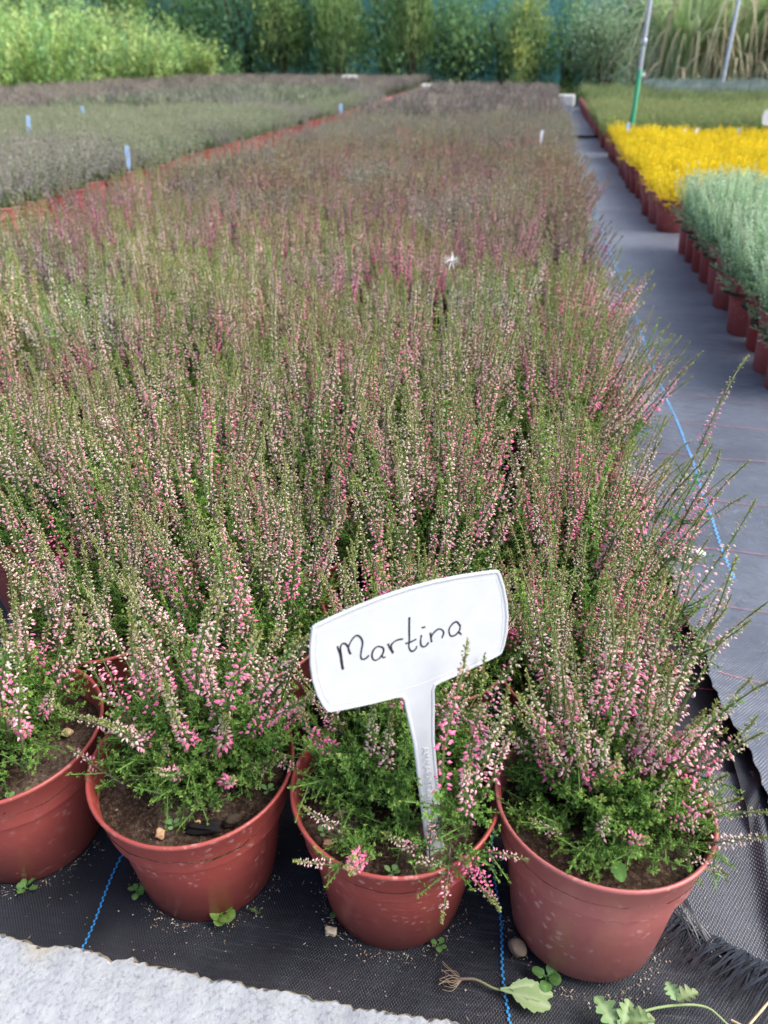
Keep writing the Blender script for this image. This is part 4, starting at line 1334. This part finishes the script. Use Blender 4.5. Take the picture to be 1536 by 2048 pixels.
def blade(outline, L, W, bend=0.3, cup=0.15, col=(0.2, 0.35, 0.08), col2=None, n=14):
    """a broad leaf along +X: outline(t) gives the half width, bend arches it, cup folds it along the midrib"""
    t = np.linspace(0, 1, n)
    w = np.array([outline(a) for a in t]) * W
    x = L * t
    z = bend * L * (t - t ** 2 * 1.3)
    mid = np.stack([x, 0 * x, z], 1)
    l = np.stack([x, w, z + cup * w], 1)
    r = np.stack([x, -w, z + cup * w], 1)
    l2 = np.stack([x, w * 0.5, z + cup * w * 0.35], 1)
    r2 = np.stack([x, -w * 0.5, z + cup * w * 0.35], 1)
    V = np.concatenate([l, l2, mid, r2, r])
    q = np.arange(n - 1)
    T = np.concatenate([np.concatenate([np.stack([a * n + q, (a + 1) * n + q, (a + 1) * n + q + 1], 1), np.stack([a * n + q, (a + 1) * n + q + 1, a * n + q + 1], 1)]) for a in range(4)])
    C = np.tile(np.array(col, float), (len(V), 1))
    C[2 * n:3 * n] = np.array(col2 if col2 is not None else [c * 1.3 for c in col])
    return V, T, C
ROUND = lambda t: 0.12 if t < 0.3 else math.sqrt(max(0, 1 - ((t - 0.65) / 0.36) ** 2))
OVAL = lambda t: math.sin(math.pi * min(1, t * 0.96 + 0.02)) ** 0.7
def TOOTH(t):
    env = 0.14 if t < 0.25 else (0.14 + 0.86 * math.sin(math.pi * (t - 0.25) / 0.76) ** 0.8)
    return max(0.02, env * (0.78 + 0.30 * ((t * 5.5) % 1.0)))
def LOBED(t):
    env = 0.10 + 0.9 * math.sin(math.pi * min(1, t * 0.97 + 0.02)) ** 0.9
    return max(0.02, env * (0.40 + 0.75 * abs(math.sin(t * 12.0))))

def seedling(loc, label, group, n=5, L=0.010, W=0.0035, col=(0.19, 0.34, 0.08), seed=0, rise=0.5, shape=ROUND, parent=None, name='seedling', category='seedling', stem=True):
    rng = np.random.default_rng(seed)
    root = link(name, None, parent, loc)
    if parent is None:
        root['label'], root['category'] = label, category
        if group:
            root['group'] = group
    for k in range(n):
        l = L * rng.uniform(0.75, 1.15)
        c = blade(shape, l, W * rng.uniform(0.85, 1.15), rng.uniform(0.1, 0.35), 0.12, np.array(col) * rng.uniform(0.8, 1.2), n=16)
        o = link('leaf', to_mesh('leaf', c, M_LEAF, True), root, (0, 0, 0.001 + 0.0008 * k), (rng.normal(0, 0.2), -rise * rng.uniform(0.4, 1.2), k * 2.4 + rng.normal(0, 0.25)))
    return root
seedling((-0.229, 0.399, 0.004), 'bright green round-leaved rosette at the foot of the second pot', None, 7, 0.017, 0.0058, (0.24, 0.40, 0.09), 1, 0.7)
SG = 'tiny seedlings on the black cover'
seedling((-0.321, 0.408, 0.003), 'cluster of small round seedlings left of the second pot', SG, 6, 0.011, 0.0032, (0.17, 0.32, 0.08), 2)
seedling((0.076, 0.396, 0.003), 'clover-like seedling cluster at the foot of the last pot', SG, 6, 0.013, 0.0050, (0.13, 0.27, 0.07), 5, 0.6)
seedling((-0.124, 0.425, 0.003), 'seedling beside the left foot of the sign pot', SG, 4, 0.011, 0.0038, (0.13, 0.27, 0.07), 6)
seedling((-0.022, 0.408, 0.003), 'seedling at the right foot of the sign pot', SG, 4, 0.009, 0.0030, (0.14, 0.28, 0.07), 8)
seedling((-0.195, 0.408, 0.003), 'slender upright seedling right of the rosette', SG, 3, 0.010, 0.0022, (0.16, 0.30, 0.10), 9, 1.2, OVAL)
seedling((-0.430, 0.392, 0.003), 'seedling cluster before the leftmost pot', SG, 5, 0.010, 0.0032, (0.14, 0.28, 0.07), 10)
for key, spots in (('B', [(0.004, -0.060), (0.030, -0.030), (0.075, -0.010)]), ('C', [(-0.055, -0.050), (-0.070, 0.02), (0.01, -0.078)]), ('D', [(-0.070, 0.01), (-0.035, -0.022), (0.03, -0.062), (0.052, -0.05)]), ('A', [(0.06, -0.055), (0.045, -0.065)])):
    for q, (sx, sy) in enumerate(spots):
        seedling((sx, sy, SOIL_Z + 0.003), '', None, 4, 0.008, 0.0026, (0.20, 0.36, 0.12), 40 + q, 0.6, ROUND, roots[key][0])
wd = seedling((0.006, -0.050, SOIL_Z + 0.014), '', None, 6, 0.026, 0.0068, (0.17, 0.36, 0.09), 60, 0.35, TOOTH, roots['D'][0], 'toothed_weed')

# pulled weed lying in front of the last pot
w = link('pulled_weed', None, None, (-0.004, 0.380, 0.004), label='pulled weed with pale root and green leaves lying before the last pot', category='weed')
rngw = np.random.default_rng(6)
link('root', to_mesh('root', tube(smooth([(0.004, 0.001, 0.002), (0.018, 0.002, 0.004), (0.034, -0.002, 0.003), (0.046, -0.003, 0.004)], 5), np.linspace(0.0014, 0.0010, 16), 6, (0.24, 0.16, 0.13), (0.30, 0.36, 0.16)), M_PLANT, True), w)
link('root_hairs', to_mesh('root_hairs', cat([tube(smooth([(0.008 - 0.003 * rngw.random(), 0.001, 0.002), (-0.004 * rngw.random(), rngw.normal(0, 0.004), 0.002), (-0.008 - 0.006 * rngw.random(), rngw.normal(0, 0.008), 0.001)], 4), 0.0003, 3, (0.28, 0.20, 0.13)) for _ in range(12)]), M_PLANT), w, kind='stuff')
for k, (ang, L, W) in enumerate(((0.10, 0.046, 0.0085), (-0.16, 0.044, 0.0095), (0.28, 0.034, 0.006))):
    link('leaf', to_mesh('leaf', blade(TOOTH, L, W, 0.12, 0.2, (0.34, 0.46, 0.20), (0.48, 0.56, 0.32), 26), M_LEAF, True), w, (0.040, -0.003, 0.004 + 0.001 * k), (0.2 * k, 0, ang))
# wilted weed
w = link('wilted_weed', None, None, (0.130, 0.366, 0.005), label='wilted ragged weed with a long curved stalk at the bottom right', category='weed')
link('stalk', to_mesh('stalk', tube(smooth([(0.0, -0.004, 0.003), (0.028, 0.014, 0.005), (0.058, 0.024, 0.006), (0.082, 0.026, 0.006), (0.100, 0.014, 0.005), (0.122, 0.016, 0.006), (0.150, 0.010, 0.004)], 6), np.linspace(0.0013, 0.0008, 37), 6, (0.30, 0.42, 0.17), (0.42, 0.50, 0.24)), M_PLANT, True), w)
for k, (x, y, a, L, W) in enumerate(((0.004, -0.008, 2.2, 0.030, 0.010), (0.006, -0.006, 1.2, 0.026, 0.009), (0.010, -0.002, 0.3, 0.026, 0.009), (0.004, -0.006, -0.7, 0.030, 0.010), (0.012, 0.004, -0.2, 0.022, 0.008), (0.056, 0.024, 0.5, 0.020, 0.007), (0.054, 0.024, 2.0, 0.015, 0.006))):
    link('leaf', to_mesh('leaf', blade(LOBED, L, W, 0.35, 0.5, (0.22 + 0.03 * (k % 3), 0.36, 0.15), (0.36, 0.48, 0.24), 30), M_LEAF, True), w, (x, y, 0.006 + 0.001 * k), (0.4 * math.sin(k * 2), -0.25, a))
for k, (a, b) in enumerate((((0.100, 0.020, 0.005), (0.150, 0.000, 0.005)), ((0.112, 0.016, 0.006), (0.142, 0.048, 0.008)), ((0.118, 0.006, 0.004), (0.165, 0.012, 0.005)), ((0.10, -0.006, 0.004), (0.15, -0.022, 0.004)))):
    link('dry_stalk', to_mesh('dry_stalk', tube([a, ((a[0] + b[0]) / 2, (a[1] + b[1]) / 2, a[2] + 0.001), b], [0.0011, 0.0013, 0.0007], 5, (1, 1, 1)), M_STRAW, True), w)

# grit and chaff on the cover, and bits of straw
def crumbs(name, n, seed, xr, yr, zf_, smin, smax, cols, label, near_pots=False):
    rng = np.random.default_rng(seed)
    ch = []
    cube = np.array([(1, 0, 0), (-1, 0, 0), (0, 1, 0), (0, -1, 0), (0, 0, 1), (0, 0, -1)], float)
    tri = np.array([(0, 2, 4), (2, 1, 4), (1, 3, 4), (3, 0, 4), (2, 0, 5), (1, 2, 5), (3, 1, 5), (0, 3, 5)])
    for k in range(n):
        if near_pots and rng.random() < 0.62:
            cx, cy = [(-0.462, 0.462), (-0.264, 0.458), (-0.073, 0.465), (0.110, 0.462)][int(rng.integers(4))]
            a = rng.uniform(3.3, 6.2)
            r = 0.069 + abs(rng.normal(0, 0.007))
            x, y = cx + r * math.cos(a), cy + r * math.sin(a)
        else:
            x, y = rng.uniform(*xr), rng.uniform(*yr)
        s = np.exp(rng.uniform(math.log(smin), math.log(smax)))
        st = np.array([1, rng.uniform(0.35, 1), rng.uniform(0.3, 0.7)]) * s
        if rng.random() < 0.12:
            st = np.array([2.6, 0.35, 0.3]) * s
        V = (cube * rng.uniform(0.7, 1.2, (6, 1)) * st) @ np.array(Matrix.Rotation(rng.uniform(0, 6.28), 3, 'Z')).T
        c = np.array(cols[int(rng.integers(len(cols)))]) * rng.uniform(0.6, 1.2)
        ch.append((V + np.array([x, y, zf_(x, y) + st[2] * 0.5]), tri, np.tile(c, (6, 1))))
    return link(name, to_mesh(name, cat(ch), M_STONE), kind='stuff', label=label, category='grit')
crumbs('ground_grit', 1500, 71, (-0.7, 0.2), (0.335, 0.52), zf, 0.0003, 0.0014, [(0.45, 0.38, 0.28), (0.30, 0.22, 0.15), (0.55, 0.50, 0.42), (0.40, 0.25, 0.17)], 'crumbs of grit and chaff on the black cover around the pots', True)
crumbs('net_grit', 160, 72, (0.19, 0.30), (0.44, 0.66), lambda x, y: 0.006, 0.0003, 0.0011, [(0.5, 0.46, 0.38), (0.35, 0.28, 0.2)], 'specks of grit on the shade net')
crumbs('path_grit', 260, 73, (0.32, 0.60), (0.65, 2.4), lambda x, y: zpath(x, y), 0.0004, 0.0016, [(0.45, 0.42, 0.36), (0.3, 0.25, 0.2)], 'specks of grit on the path cover')
for key in 'ABCD':
    rt, rl = roots[key]
    o = crumbs('soil_bits', 130, 80 + ord(key), (-0.055, 0.055), (-0.078, 0.02), lambda x, y: SOIL_Z + 0.002, 0.0004, 0.0022, [(0.20, 0.13, 0.08), (0.07, 0.045, 0.03), (0.03, 0.02, 0.015), (0.36, 0.27, 0.18)], '')
    del o['category']
    o.parent = rt

# two thin grass blades grown up between the heathers behind the sign
for k, pts in enumerate((((0.015, 0.612, 0.235), (0.050, 0.600, 0.290), (0.083, 0.588, 0.330)), ((0.040, 0.598, 0.250), (0.060, 0.602, 0.275), (0.074, 0.592, 0.305)))):
    link('grass_blade', to_mesh('grass_blade', tube(smooth(pts, 6), np.linspace(0.0008, 0.0003, 13), 4, (0.42, 0.50, 0.16)), M_PLANT), None, label=('long' if k == 0 else 'short') + ' thin pale grass blade among the heathers right of the sign', category='grass blade')

# seed down caught on the sprigs
rngf = np.random.default_rng(3)
fl_ch = [tube([(0, 0, 0), d * l * 0.5, d * l + np.array([0, 0, -0.002])], 0.00035, 3, (1, 1, 1)) for d, l in ((unit(rngf.normal(0, 1, 3)), rngf.uniform(0.008, 0.020)) for _ in range(38))]
link('seed_down', to_mesh('seed_down', cat(fl_ch), M_FLUFF), None, (-0.14, 1.52, 0.372), label='white tuft of seed down caught on the heather', category='seed tuft')

# ------------------------------------------------------------------ labels in the beds
def stick_label(loc, mat, label, h=0.10, w=0.022, rot=0.0, leanv=0.12, group='small stick labels in the beds'):
    w = w * 0.55
    h = h * 0.60
    P = np.array([(-w / 2, 0.1 * h), (-w / 2, h * 0.97), (-w * 0.4, h), (w * 0.4, h), (w / 2, h * 0.97), (w / 2, 0.1 * h), (w * 0.45, -0.2 * h), (0.0, -0.7 * h), (-w * 0.45, -0.2 * h)])
    n = len(P)
    V = np.concatenate([np.column_stack([P[:, 0], np.full(n, -0.0007), P[:, 1]]), np.column_stack([P[:, 0], np.full(n, 0.0007), P[:, 1]])])
    T = [(0, i + 1, i + 2) for i in range(n - 2)] + [(n, n + i + 2, n + i + 1) for i in range(n - 2)]
    for i in range(n):
        k = (i + 1) % n
        T += [(i, n + k, k), (i, n + i, n + k)]
    link('stick_label', to_mesh('stick_label', (V, np.array(T), np.ones((2 * n, 3))), mat), None, loc, (0, leanv, rot), label=label, category='plant label', group=group)
stick_label((-3.30, 5.14, 0.285), M_LABELBLUE, 'larger pale blue stick label leaning at the far left of the left bed', 0.13, 0.05, 0.3, 0.15)
stick_label((-3.60, 6.40, 0.295), M_LABELBLUE, 'small blue stick label right behind the leaning one, left bed', 0.09, 0.04, 0.2, -0.05)
stick_label((-2.10, 4.10, 0.225), M_LABELBLUE, 'pale blue stick label at the near edge of the left bed', 0.125, 0.042, 0.3, 0.05)
stick_label((-1.98, 8.55, 0.20), M_LABELBLUE, 'lilac blue stick label at the far edge of the left bed', 0.12, 0.06, 0.2, 0.0)
stick_label((-3.75, 10.2, 0.27), M_LABELWHITE, 'faint white stick label far back in the left bed', 0.10, 0.05, 0.2, 0.05)
stick_label((0.665, 6.70, 0.165), M_LABELBLUE, 'blue stick label at the left corner of the yellow heathers', 0.16, 0.05, 0.1, 0.05)
stick_label((1.44, 6.60, 0.160), M_LABELBLUE, 'blue stick label behind the yellow heathers, by the white sign', 0.14, 0.05, 0.1, 0.05)
stick_label((1.08, 6.62, 0.165), M_LABELWHITE, 'white stick label behind the yellow heathers, left one of the pair', 0.11, 0.045, 0.1, -0.2)
stick_label((1.14, 6.62, 0.165), M_LABELWHITE, 'white stick label behind the yellow heathers, right one of the pair', 0.125, 0.045, 0.1, 0.25)
stick_label((0.02, 4.75, 0.30), M_LABELWHITE, 'tiny white stick label in the middle bed near the path', 0.085, 0.03, 0.1, 0.1)
link('name_sign', sign_me, None, (1.63, 6.35, 0.08), (R(82), 0, R(8)), 1.2, label='blank white sign at the right edge of the yellow heathers', category='plant label')

# ------------------------------------------------------------------ background
# black hose across the path, pale blocks at the far end
link('hose', to_mesh('hose', tube([(0.17, 8.44, 0.018), (0.3, 8.45, 0.02), (0.45, 8.46, 0.018), (0.60, 8.45, 0.018)], 0.013, 8, (1, 1, 1)), M_BATTEN, True), label='black hose lying across the path', category='hose')
def block(loc, sx, sy, sz, rot, label):
    import bmesh
    V, T, C = box(-sx / 2, sx / 2, -sy / 2, sy / 2, 0, sz)
    me = to_mesh('concrete_block', (V, T, C), M_BLOCK)
    bm = bmesh.new()
    bm.from_mesh(me)
    bmesh.ops.dissolve_limit(bm, angle_limit=0.01, verts=bm.verts, edges=bm.edges)
    bmesh.ops.bevel(bm, geom=bm.edges[:], offset=0.015, segments=2, affect='EDGES')
    bm.to_mesh(me)
    bm.free()
    link('concrete_block', me, None, loc, (0, 0, rot), label=label, category='block', group='pale blocks at the bed ends')
block((-1.62, 13.75, 0), 0.50, 0.3, 0.29, 0.1, 'long pale block at the far end of the middle bed')
block((0.36, 13.7, 0), 0.30, 0.3, 0.16, -0.1, 'pale block closing the far end of the path')
block((-3.45, 15.7, 0), 0.30, 0.3, 0.36, 0.2, 'small pale block at the far end of the left bed')

# poles
def pole(x, y, r, h, green, label, rot=(0, 0, 0)):
    root = link('pole', None, None, (x, y, 0), rot, label=label, category='pole')
    link('pipe', to_mesh('pipe', lathe([(r, green), (r, h), (r * 0.9, h + 0.003), (0.001, h + 0.003)], 14), M_GALV, True), root)
    if green > 0:
        link('sleeve', to_mesh('sleeve', lathe([(r * 1.18, 0), (r * 1.18, green), (r * 0.95, green + 0.004)], 14), M_GREENPIPE, True), root)
        link('coupling', to_mesh('coupling', lathe([(r * 1.02, green + 0.16), (r * 1.3, green + 0.165), (r * 1.3, green + 0.20), (r * 1.02, green + 0.205)], 14), M_GALV, True), root)
        link('tap', to_mesh('tap', box(r, r + 0.03, -0.012, 0.012, green - 0.04, green - 0.015), M_LABELWHITE), root)
pole(0.722, 6.98, 0.0155, 3.0, 0.60, 'grey pole with a green foot standing in the green heather bed')
pole(2.43, 12.7, 0.025, 3.2, 0.0, 'pale grey pole in front of the tall grass')

# teal windbreak fence behind the hedge
fence = link('windbreak_fence', None, None, (-3, 20.6, 0), label='teal fabric windbreak fence behind the hedge', category='fence')
for k in range(13):
    x = -14 + k * 2.0
    link('post', to_mesh('post', lathe([(0.04, 0), (0.04, 2.75), (0.001, 2.76)], 8), M_GALV, True), fence, (x, 0.06, 0))
    if k < 12:
        xs = np.linspace(x + 0.01, x + 1.99, 12)
        zz = np.linspace(0.05, 2.7, 8)
        X, Z = np.meshgrid(xs, zz)
        Y = 0.02 * np.sin((X - x) * 1.57 * 2 + k) * np.sin(Z * 1.3) - 0.015
        V = np.stack([X, Y, Z], -1).reshape(-1, 3)
        i = (np.arange(7)[:, None] * 12 + np.arange(11)[None]).ravel()
        T = np.concatenate([np.stack([i, i + 1, i + 13], 1), np.stack([i, i + 13, i + 12], 1)])
        link('fabric_panel', to_mesh('fabric_panel', (V, T, np.ones((len(V), 3))), M_TEAL, True), fence)

def bush(seed, h, r, n, ls, cols, upright=0.3, clumps=40, hollow=0.45):
    """crown: leaf clumps through the volume; trunk: several tapered stems"""
    rng = np.random.default_rng(seed)
    cols = np.array(cols)
    P, D, C = [], [], []
    per = n // clumps
    for k in range(clumps):
        q = rng.normal(0, 1, 3)
        q = q / np.linalg.norm(q) * rng.uniform(hollow, 1.0)
        z = (q[2] * 0.5 + 0.52) * h
        taper = 1.0 - 0.35 * max(0, z / h - 0.5) * 2
        c = np.array([q[0] * r * taper, q[1] * r * taper, max(0.06, z)])
        s = r * rng.uniform(0.14, 0.30)
        p = c + rng.normal(0, 1, (per, 3)) * np.array([s, s, s * 1.25])
        p[:, 2] = np.maximum(p[:, 2], 0.03)
        d = unit(rng.normal(0, 1, (per, 3)) + (p - c) / s * 0.5 + np.array([0, 0, upright]))
        col = cols[int(rng.integers(len(cols)))] * rng.uniform(0.8, 1.25)
        P.append(p)
        D.append(d)
        C.append(col * rng.uniform(0.75, 1.3, (per, 1)))
    P, D, C = np.concatenate(P), np.concatenate(D), np.concatenate(C)
    crown = leaves(P, D, ls * rng.uniform(0.7, 1.3, len(P)), ls * 0.42, C, 0.2)
    st = []
    for k in range(7):
        a = rng.uniform(0, 6.28)
        e = np.array([math.cos(a) * r * 0.6, math.sin(a) * r * 0.6, h * rng.uniform(0.6, 0.9)])
        st.append(tube([np.array([math.cos(a) * 0.05, math.sin(a) * 0.05, 0]), e * [0.4, 0.4, 0.5] + rng.normal(0, 0.03, 3), e], [0.022, 0.014, 0.004], 5, (1, 1, 1)))
    return to_mesh('crown', crown, M_LEAF), to_mesh('trunk', cat(st), M_WOOD)

DARK = [(0.101, 0.223, 0.115), (0.128, 0.257, 0.121), (0.162, 0.29, 0.128)]
MID = [(0.176, 0.324, 0.135), (0.243, 0.392, 0.149), (0.135, 0.263, 0.121)]
LIGHT = [(0.263, 0.389, 0.117), (0.194, 0.321, 0.107), (0.33, 0.428, 0.156), (0.146, 0.253, 0.097)]
YELL = [(0.46, 0.50, 0.14), (0.30, 0.40, 0.14), (0.22, 0.34, 0.14), (0.20, 0.32, 0.13)]
GREYG = [(0.297, 0.405, 0.257), (0.23, 0.338, 0.189), (0.365, 0.472, 0.297)]
BUSH = {
    'dark': [bush(200 + i, 1.0, 0.5, 5200, 0.055, DARK + MID[:1], 0.3) for i in range(2)],
    'mid': [bush(210 + i, 1.0, 0.5, 4800, 0.060, MID + DARK[2:], 0.3) for i in range(2)],
    'light': [bush(220 + i, 1.0, 0.42, 4200, 0.060, LIGHT + MID[1:2], 0.8) for i in range(2)],
    'yellow': [bush(230, 1.0, 0.45, 4200, 0.060, YELL, 0.3)],
    'grey': [bush(240, 1.0, 0.5, 4800, 0.050, GREYG, 0.5)],
}
names = {'dark': 'dark green dense shrub', 'mid': 'mid green leafy shrub', 'light': 'light green upright shrub', 'yellow': 'yellow-green bush', 'grey': 'grey-green bush'}
HEDGE = [(-12.6, 18.6, 'mid', 2.6, 2.4, 'behind the bright shrubs, furthest left'), (-10.9, 18.8, 'dark', 2.7, 2.4, 'behind the bright shrubs, second from left'), (-9.2, 18.6, 'light', 2.3, 2.0, 'behind the bright shrubs, third from left'), (-7.9, 18.9, 'dark', 2.6, 2.3, 'behind the bright shrubs, nearest their tall end'),
         (-6.3, 18.3, 'dark', 2.3, 2.2, 'right beside the bright shrubs'), (-5.35, 17.7, 'light', 2.1, 1.3, 'in the hedge, with bare brown stems'), (-4.55, 18.4, 'dark', 2.4, 2.0, 'in the hedge behind the slender light shrubs'), (-4.0, 17.4, 'light', 2.2, 1.1, 'in the hedge above the small pale block'),
         (-3.1, 17.8, 'mid', 2.2, 1.7, 'in the hedge left of the long pale block'), (-2.55, 17.2, 'light', 2.3, 0.9, 'in the hedge, the slimmest upright one'), (-1.7, 18.0, 'mid', 1.75, 1.9, 'in the hedge behind the long pale block'), (-0.75, 18.2, 'dark', 1.65, 1.6, 'in the hedge left of the yellow bush'),
         (-0.42, 17.5, 'yellow', 1.7, 1.0, 'standing out in the hedge'), (0.45, 17.9, 'mid', 1.6, 1.5, 'in the hedge right of the yellow bush'), (1.15, 17.2, 'grey', 1.45, 1.5, 'in the hedge left of the tall grass'), (1.9, 18.3, 'dark', 2.2, 1.9, 'in the hedge at the edge of the tall grass'),
         (3.2, 18.6, 'dark', 2.5, 2.2, 'behind the tall grass, left one'), (4.7, 18.4, 'mid', 2.5, 2.2, 'behind the tall grass, middle one'), (6.2, 18.8, 'dark', 2.6, 2.2, 'behind the tall grass, right one')]
for i, (x, y, k, h, wdt, where) in enumerate(HEDGE):
    cr, tr = BUSH[k][i % len(BUSH[k])]
    root = link('shrub', None, None, (x, y, 0), (0, 0, i * 1.7), (wdt, wdt, h), label=names[k] + ' ' + where, category='shrub', group='shrubs of the back hedge')
    link('crown', cr, root)
    link('trunk', tr, root)

# bright tall weeds and willow shrubs along the left bed
def herb(seed, h, r, n_stem, cols):
    rng = np.random.default_rng(seed)
    cols = np.array(cols)
    st, lf = [], []
    for k in range(n_stem):
        a, q = rng.uniform(0, 6.28), math.sqrt(rng.random())
        b = np.array([math.cos(a) * r * q * 0.55, math.sin(a) * r * q * 0.55, 0])
        hh = h * rng.uniform(0.55, 1.05) * (1 - 0.35 * q * q)
        e = b + np.array([math.cos(a) * r * q * 0.6 + rng.normal(0, 0.05), math.sin(a) * r * q * 0.6 + rng.normal(0, 0.05), hh])
        path = smooth([b, (b + e) / 2 + [0, 0, hh * 0.08], e], 4)
        st.append(tube(path, np.linspace(0.007, 0.002, len(path)), 3, (0.16, 0.20, 0.07)))
        m = 46
        t = rng.uniform(0.12, 1.0, m)
        P, Tg = at(path, t)
        D = around(Tg, rng.uniform(0, 6.28, m), rng.uniform(-0.1, 0.8, m))
        col = cols[int(rng.integers(len(cols)))] * rng.uniform(0.85, 1.2)
        lf.append(leaves(P + D * rng.uniform(0, 0.05, (m, 1)), D, rng.uniform(0.05, 0.11, m) * (1.15 - 0.5 * t), 0.028, col * rng.uniform(0.75, 1.3, (m, 1)), 0.2))
    return to_mesh('crown', cat(lf), M_LEAF), to_mesh('trunk', cat(st), M_PLANT)
BRIGHT = [(0.42, 0.57, 0.19), (0.33, 0.52, 0.18), (0.50, 0.60, 0.24), (0.24, 0.42, 0.18)]
HB = [herb(300 + i, 1.0, 0.75, 120, BRIGHT) for i in range(4)]
PL = [(-7.6, 9.3, 1.45, 'nearest to the camera'), (-7.9, 10.7, 1.55, 'second from the near end'), (-7.5, 12.0, 1.5, 'third from the near end'), (-7.8, 13.3, 1.75, 'fourth from the near end'), (-7.35, 14.6, 1.5, 'fifth from the near end'), (-7.5, 16.0, 1.45, 'sixth from the near end'), (-7.0, 17.2, 1.15, 'at the far end'),
      (-9.3, 11.6, 1.9, 'behind the row at its near end'), (-9.4, 13.6, 1.95, 'behind the middle of the row'), (-9.0, 15.6, 1.65, 'behind the far end of the row')]
for i, (x, y, h, where) in enumerate(PL):
    root = link('willow_shrub', None, None, (x, y, 0), (0, 0, i * 2.1), (1.25, 1.25, h), label='bright yellow-green leafy shrub along the left bed, ' + where, category='shrub', group='bright shrubs along the left bed')
    link('crown', HB[i % 4][0], root)
    link('trunk', HB[i % 4][1], root)

# tall ornamental grass
def tall_grass(seed, h, n):
    rng = np.random.default_rng(seed)
    ch = []
    for k in range(n):
        a = rng.uniform(0, 6.28)
        q = math.sqrt(rng.random())
        b = np.array([math.cos(a) * 0.28 * q, math.sin(a) * 0.28 * q, 0])
        az = a + rng.normal(0, 0.6)
        L = h * rng.uniform(0.6, 1.1)
        out = rng.uniform(0.10, 0.55) * L
        t = np.linspace(0, 1, 9)
        droop = rng.uniform(0.2, 0.62)
        p = b + np.stack([math.cos(az) * out * t ** 1.7, math.sin(az) * out * t ** 1.7, L * (t - droop * t ** 3)], 1)
        dry = rng.random() < 0.24
        if dry:
            h0 = L * rng.uniform(0.15, 0.6)
            p = b + np.stack([math.cos(az) * (0.1 + out * 0.9 * t ** 0.6), math.sin(az) * (0.1 + out * 0.9 * t ** 0.6), h0 + L * 0.16 * t - (h0 + L * 0.05) * t ** 2.2], 1)
            p[:, 2] = np.maximum(p[:, 2], 0.03)
        s = np.array([-math.sin(az), math.cos(az), 0]) * rng.uniform(0.010, 0.024)
        w = (1 - t ** 2)[:, None] * 1.0 + 0.08
        V = np.concatenate([p + s * w, p - s * w + np.array([0, 0, 0.004])])
        m = 9
        i = np.arange(m - 1)
        T = np.concatenate([np.stack([i, i + m, i + m + 1], 1), np.stack([i, i + m + 1, i + 1], 1)])
        c0 = np.array([(0.56, 0.51, 0.32), (0.64, 0.56, 0.38), (0.44, 0.36, 0.23)][k % 3]) if dry else np.array([(0.36, 0.52, 0.21), (0.48, 0.60, 0.30), (0.58, 0.66, 0.40)][k % 3])
        c = np.tile(c0 * rng.uniform(0.75, 1.25), (2 * m, 1))
        ch.append((V, T, c))
    return to_mesh('blades', cat(ch), M_LEAF)
TG = [tall_grass(400 + i, 2.7, 460) for i in range(2)]
for i, (x, y, s, where) in enumerate(((2.15, 14.6, 1.0, 'left clump beside the leaning pole'), (2.95, 14.9, 1.08, 'middle clump behind the pale pole'), (3.75, 14.7, 1.0, 'right clump at the frame edge'), (4.7, 15.2, 1.0, 'furthest right clump, mostly outside the frame'))):
    root = link('ornamental_grass', None, None, (x, y, 0), (0, 0, i * 1.3), s, label='tall arching ornamental grass with dry lower leaves, ' + where, category='ornamental grass', group='tall grass clumps')
    link('blades', TG[i % 2], root, kind='stuff')
# rough grass at the foot of the hedge
rg2 = np.random.default_rng(9)
n = 5200
P = np.stack([rg2.uniform(-9, 6, n), rg2.uniform(14.2, 18.6, n), np.zeros(n)], 1)
D = unit(rg2.normal(0, 0.35, (n, 3)) + np.array([0, 0, 1.0]))
link('rough_grass', to_mesh('rough_grass', leaves(P, D, rg2.uniform(0.08, 0.34, n), 0.022, colmix((0.10, 0.19, 0.05), (0.22, 0.26, 0.09), rg2.random(n)), 0.2), M_LEAF), kind='stuff', label='rough grass at the foot of the hedge', category='grass')
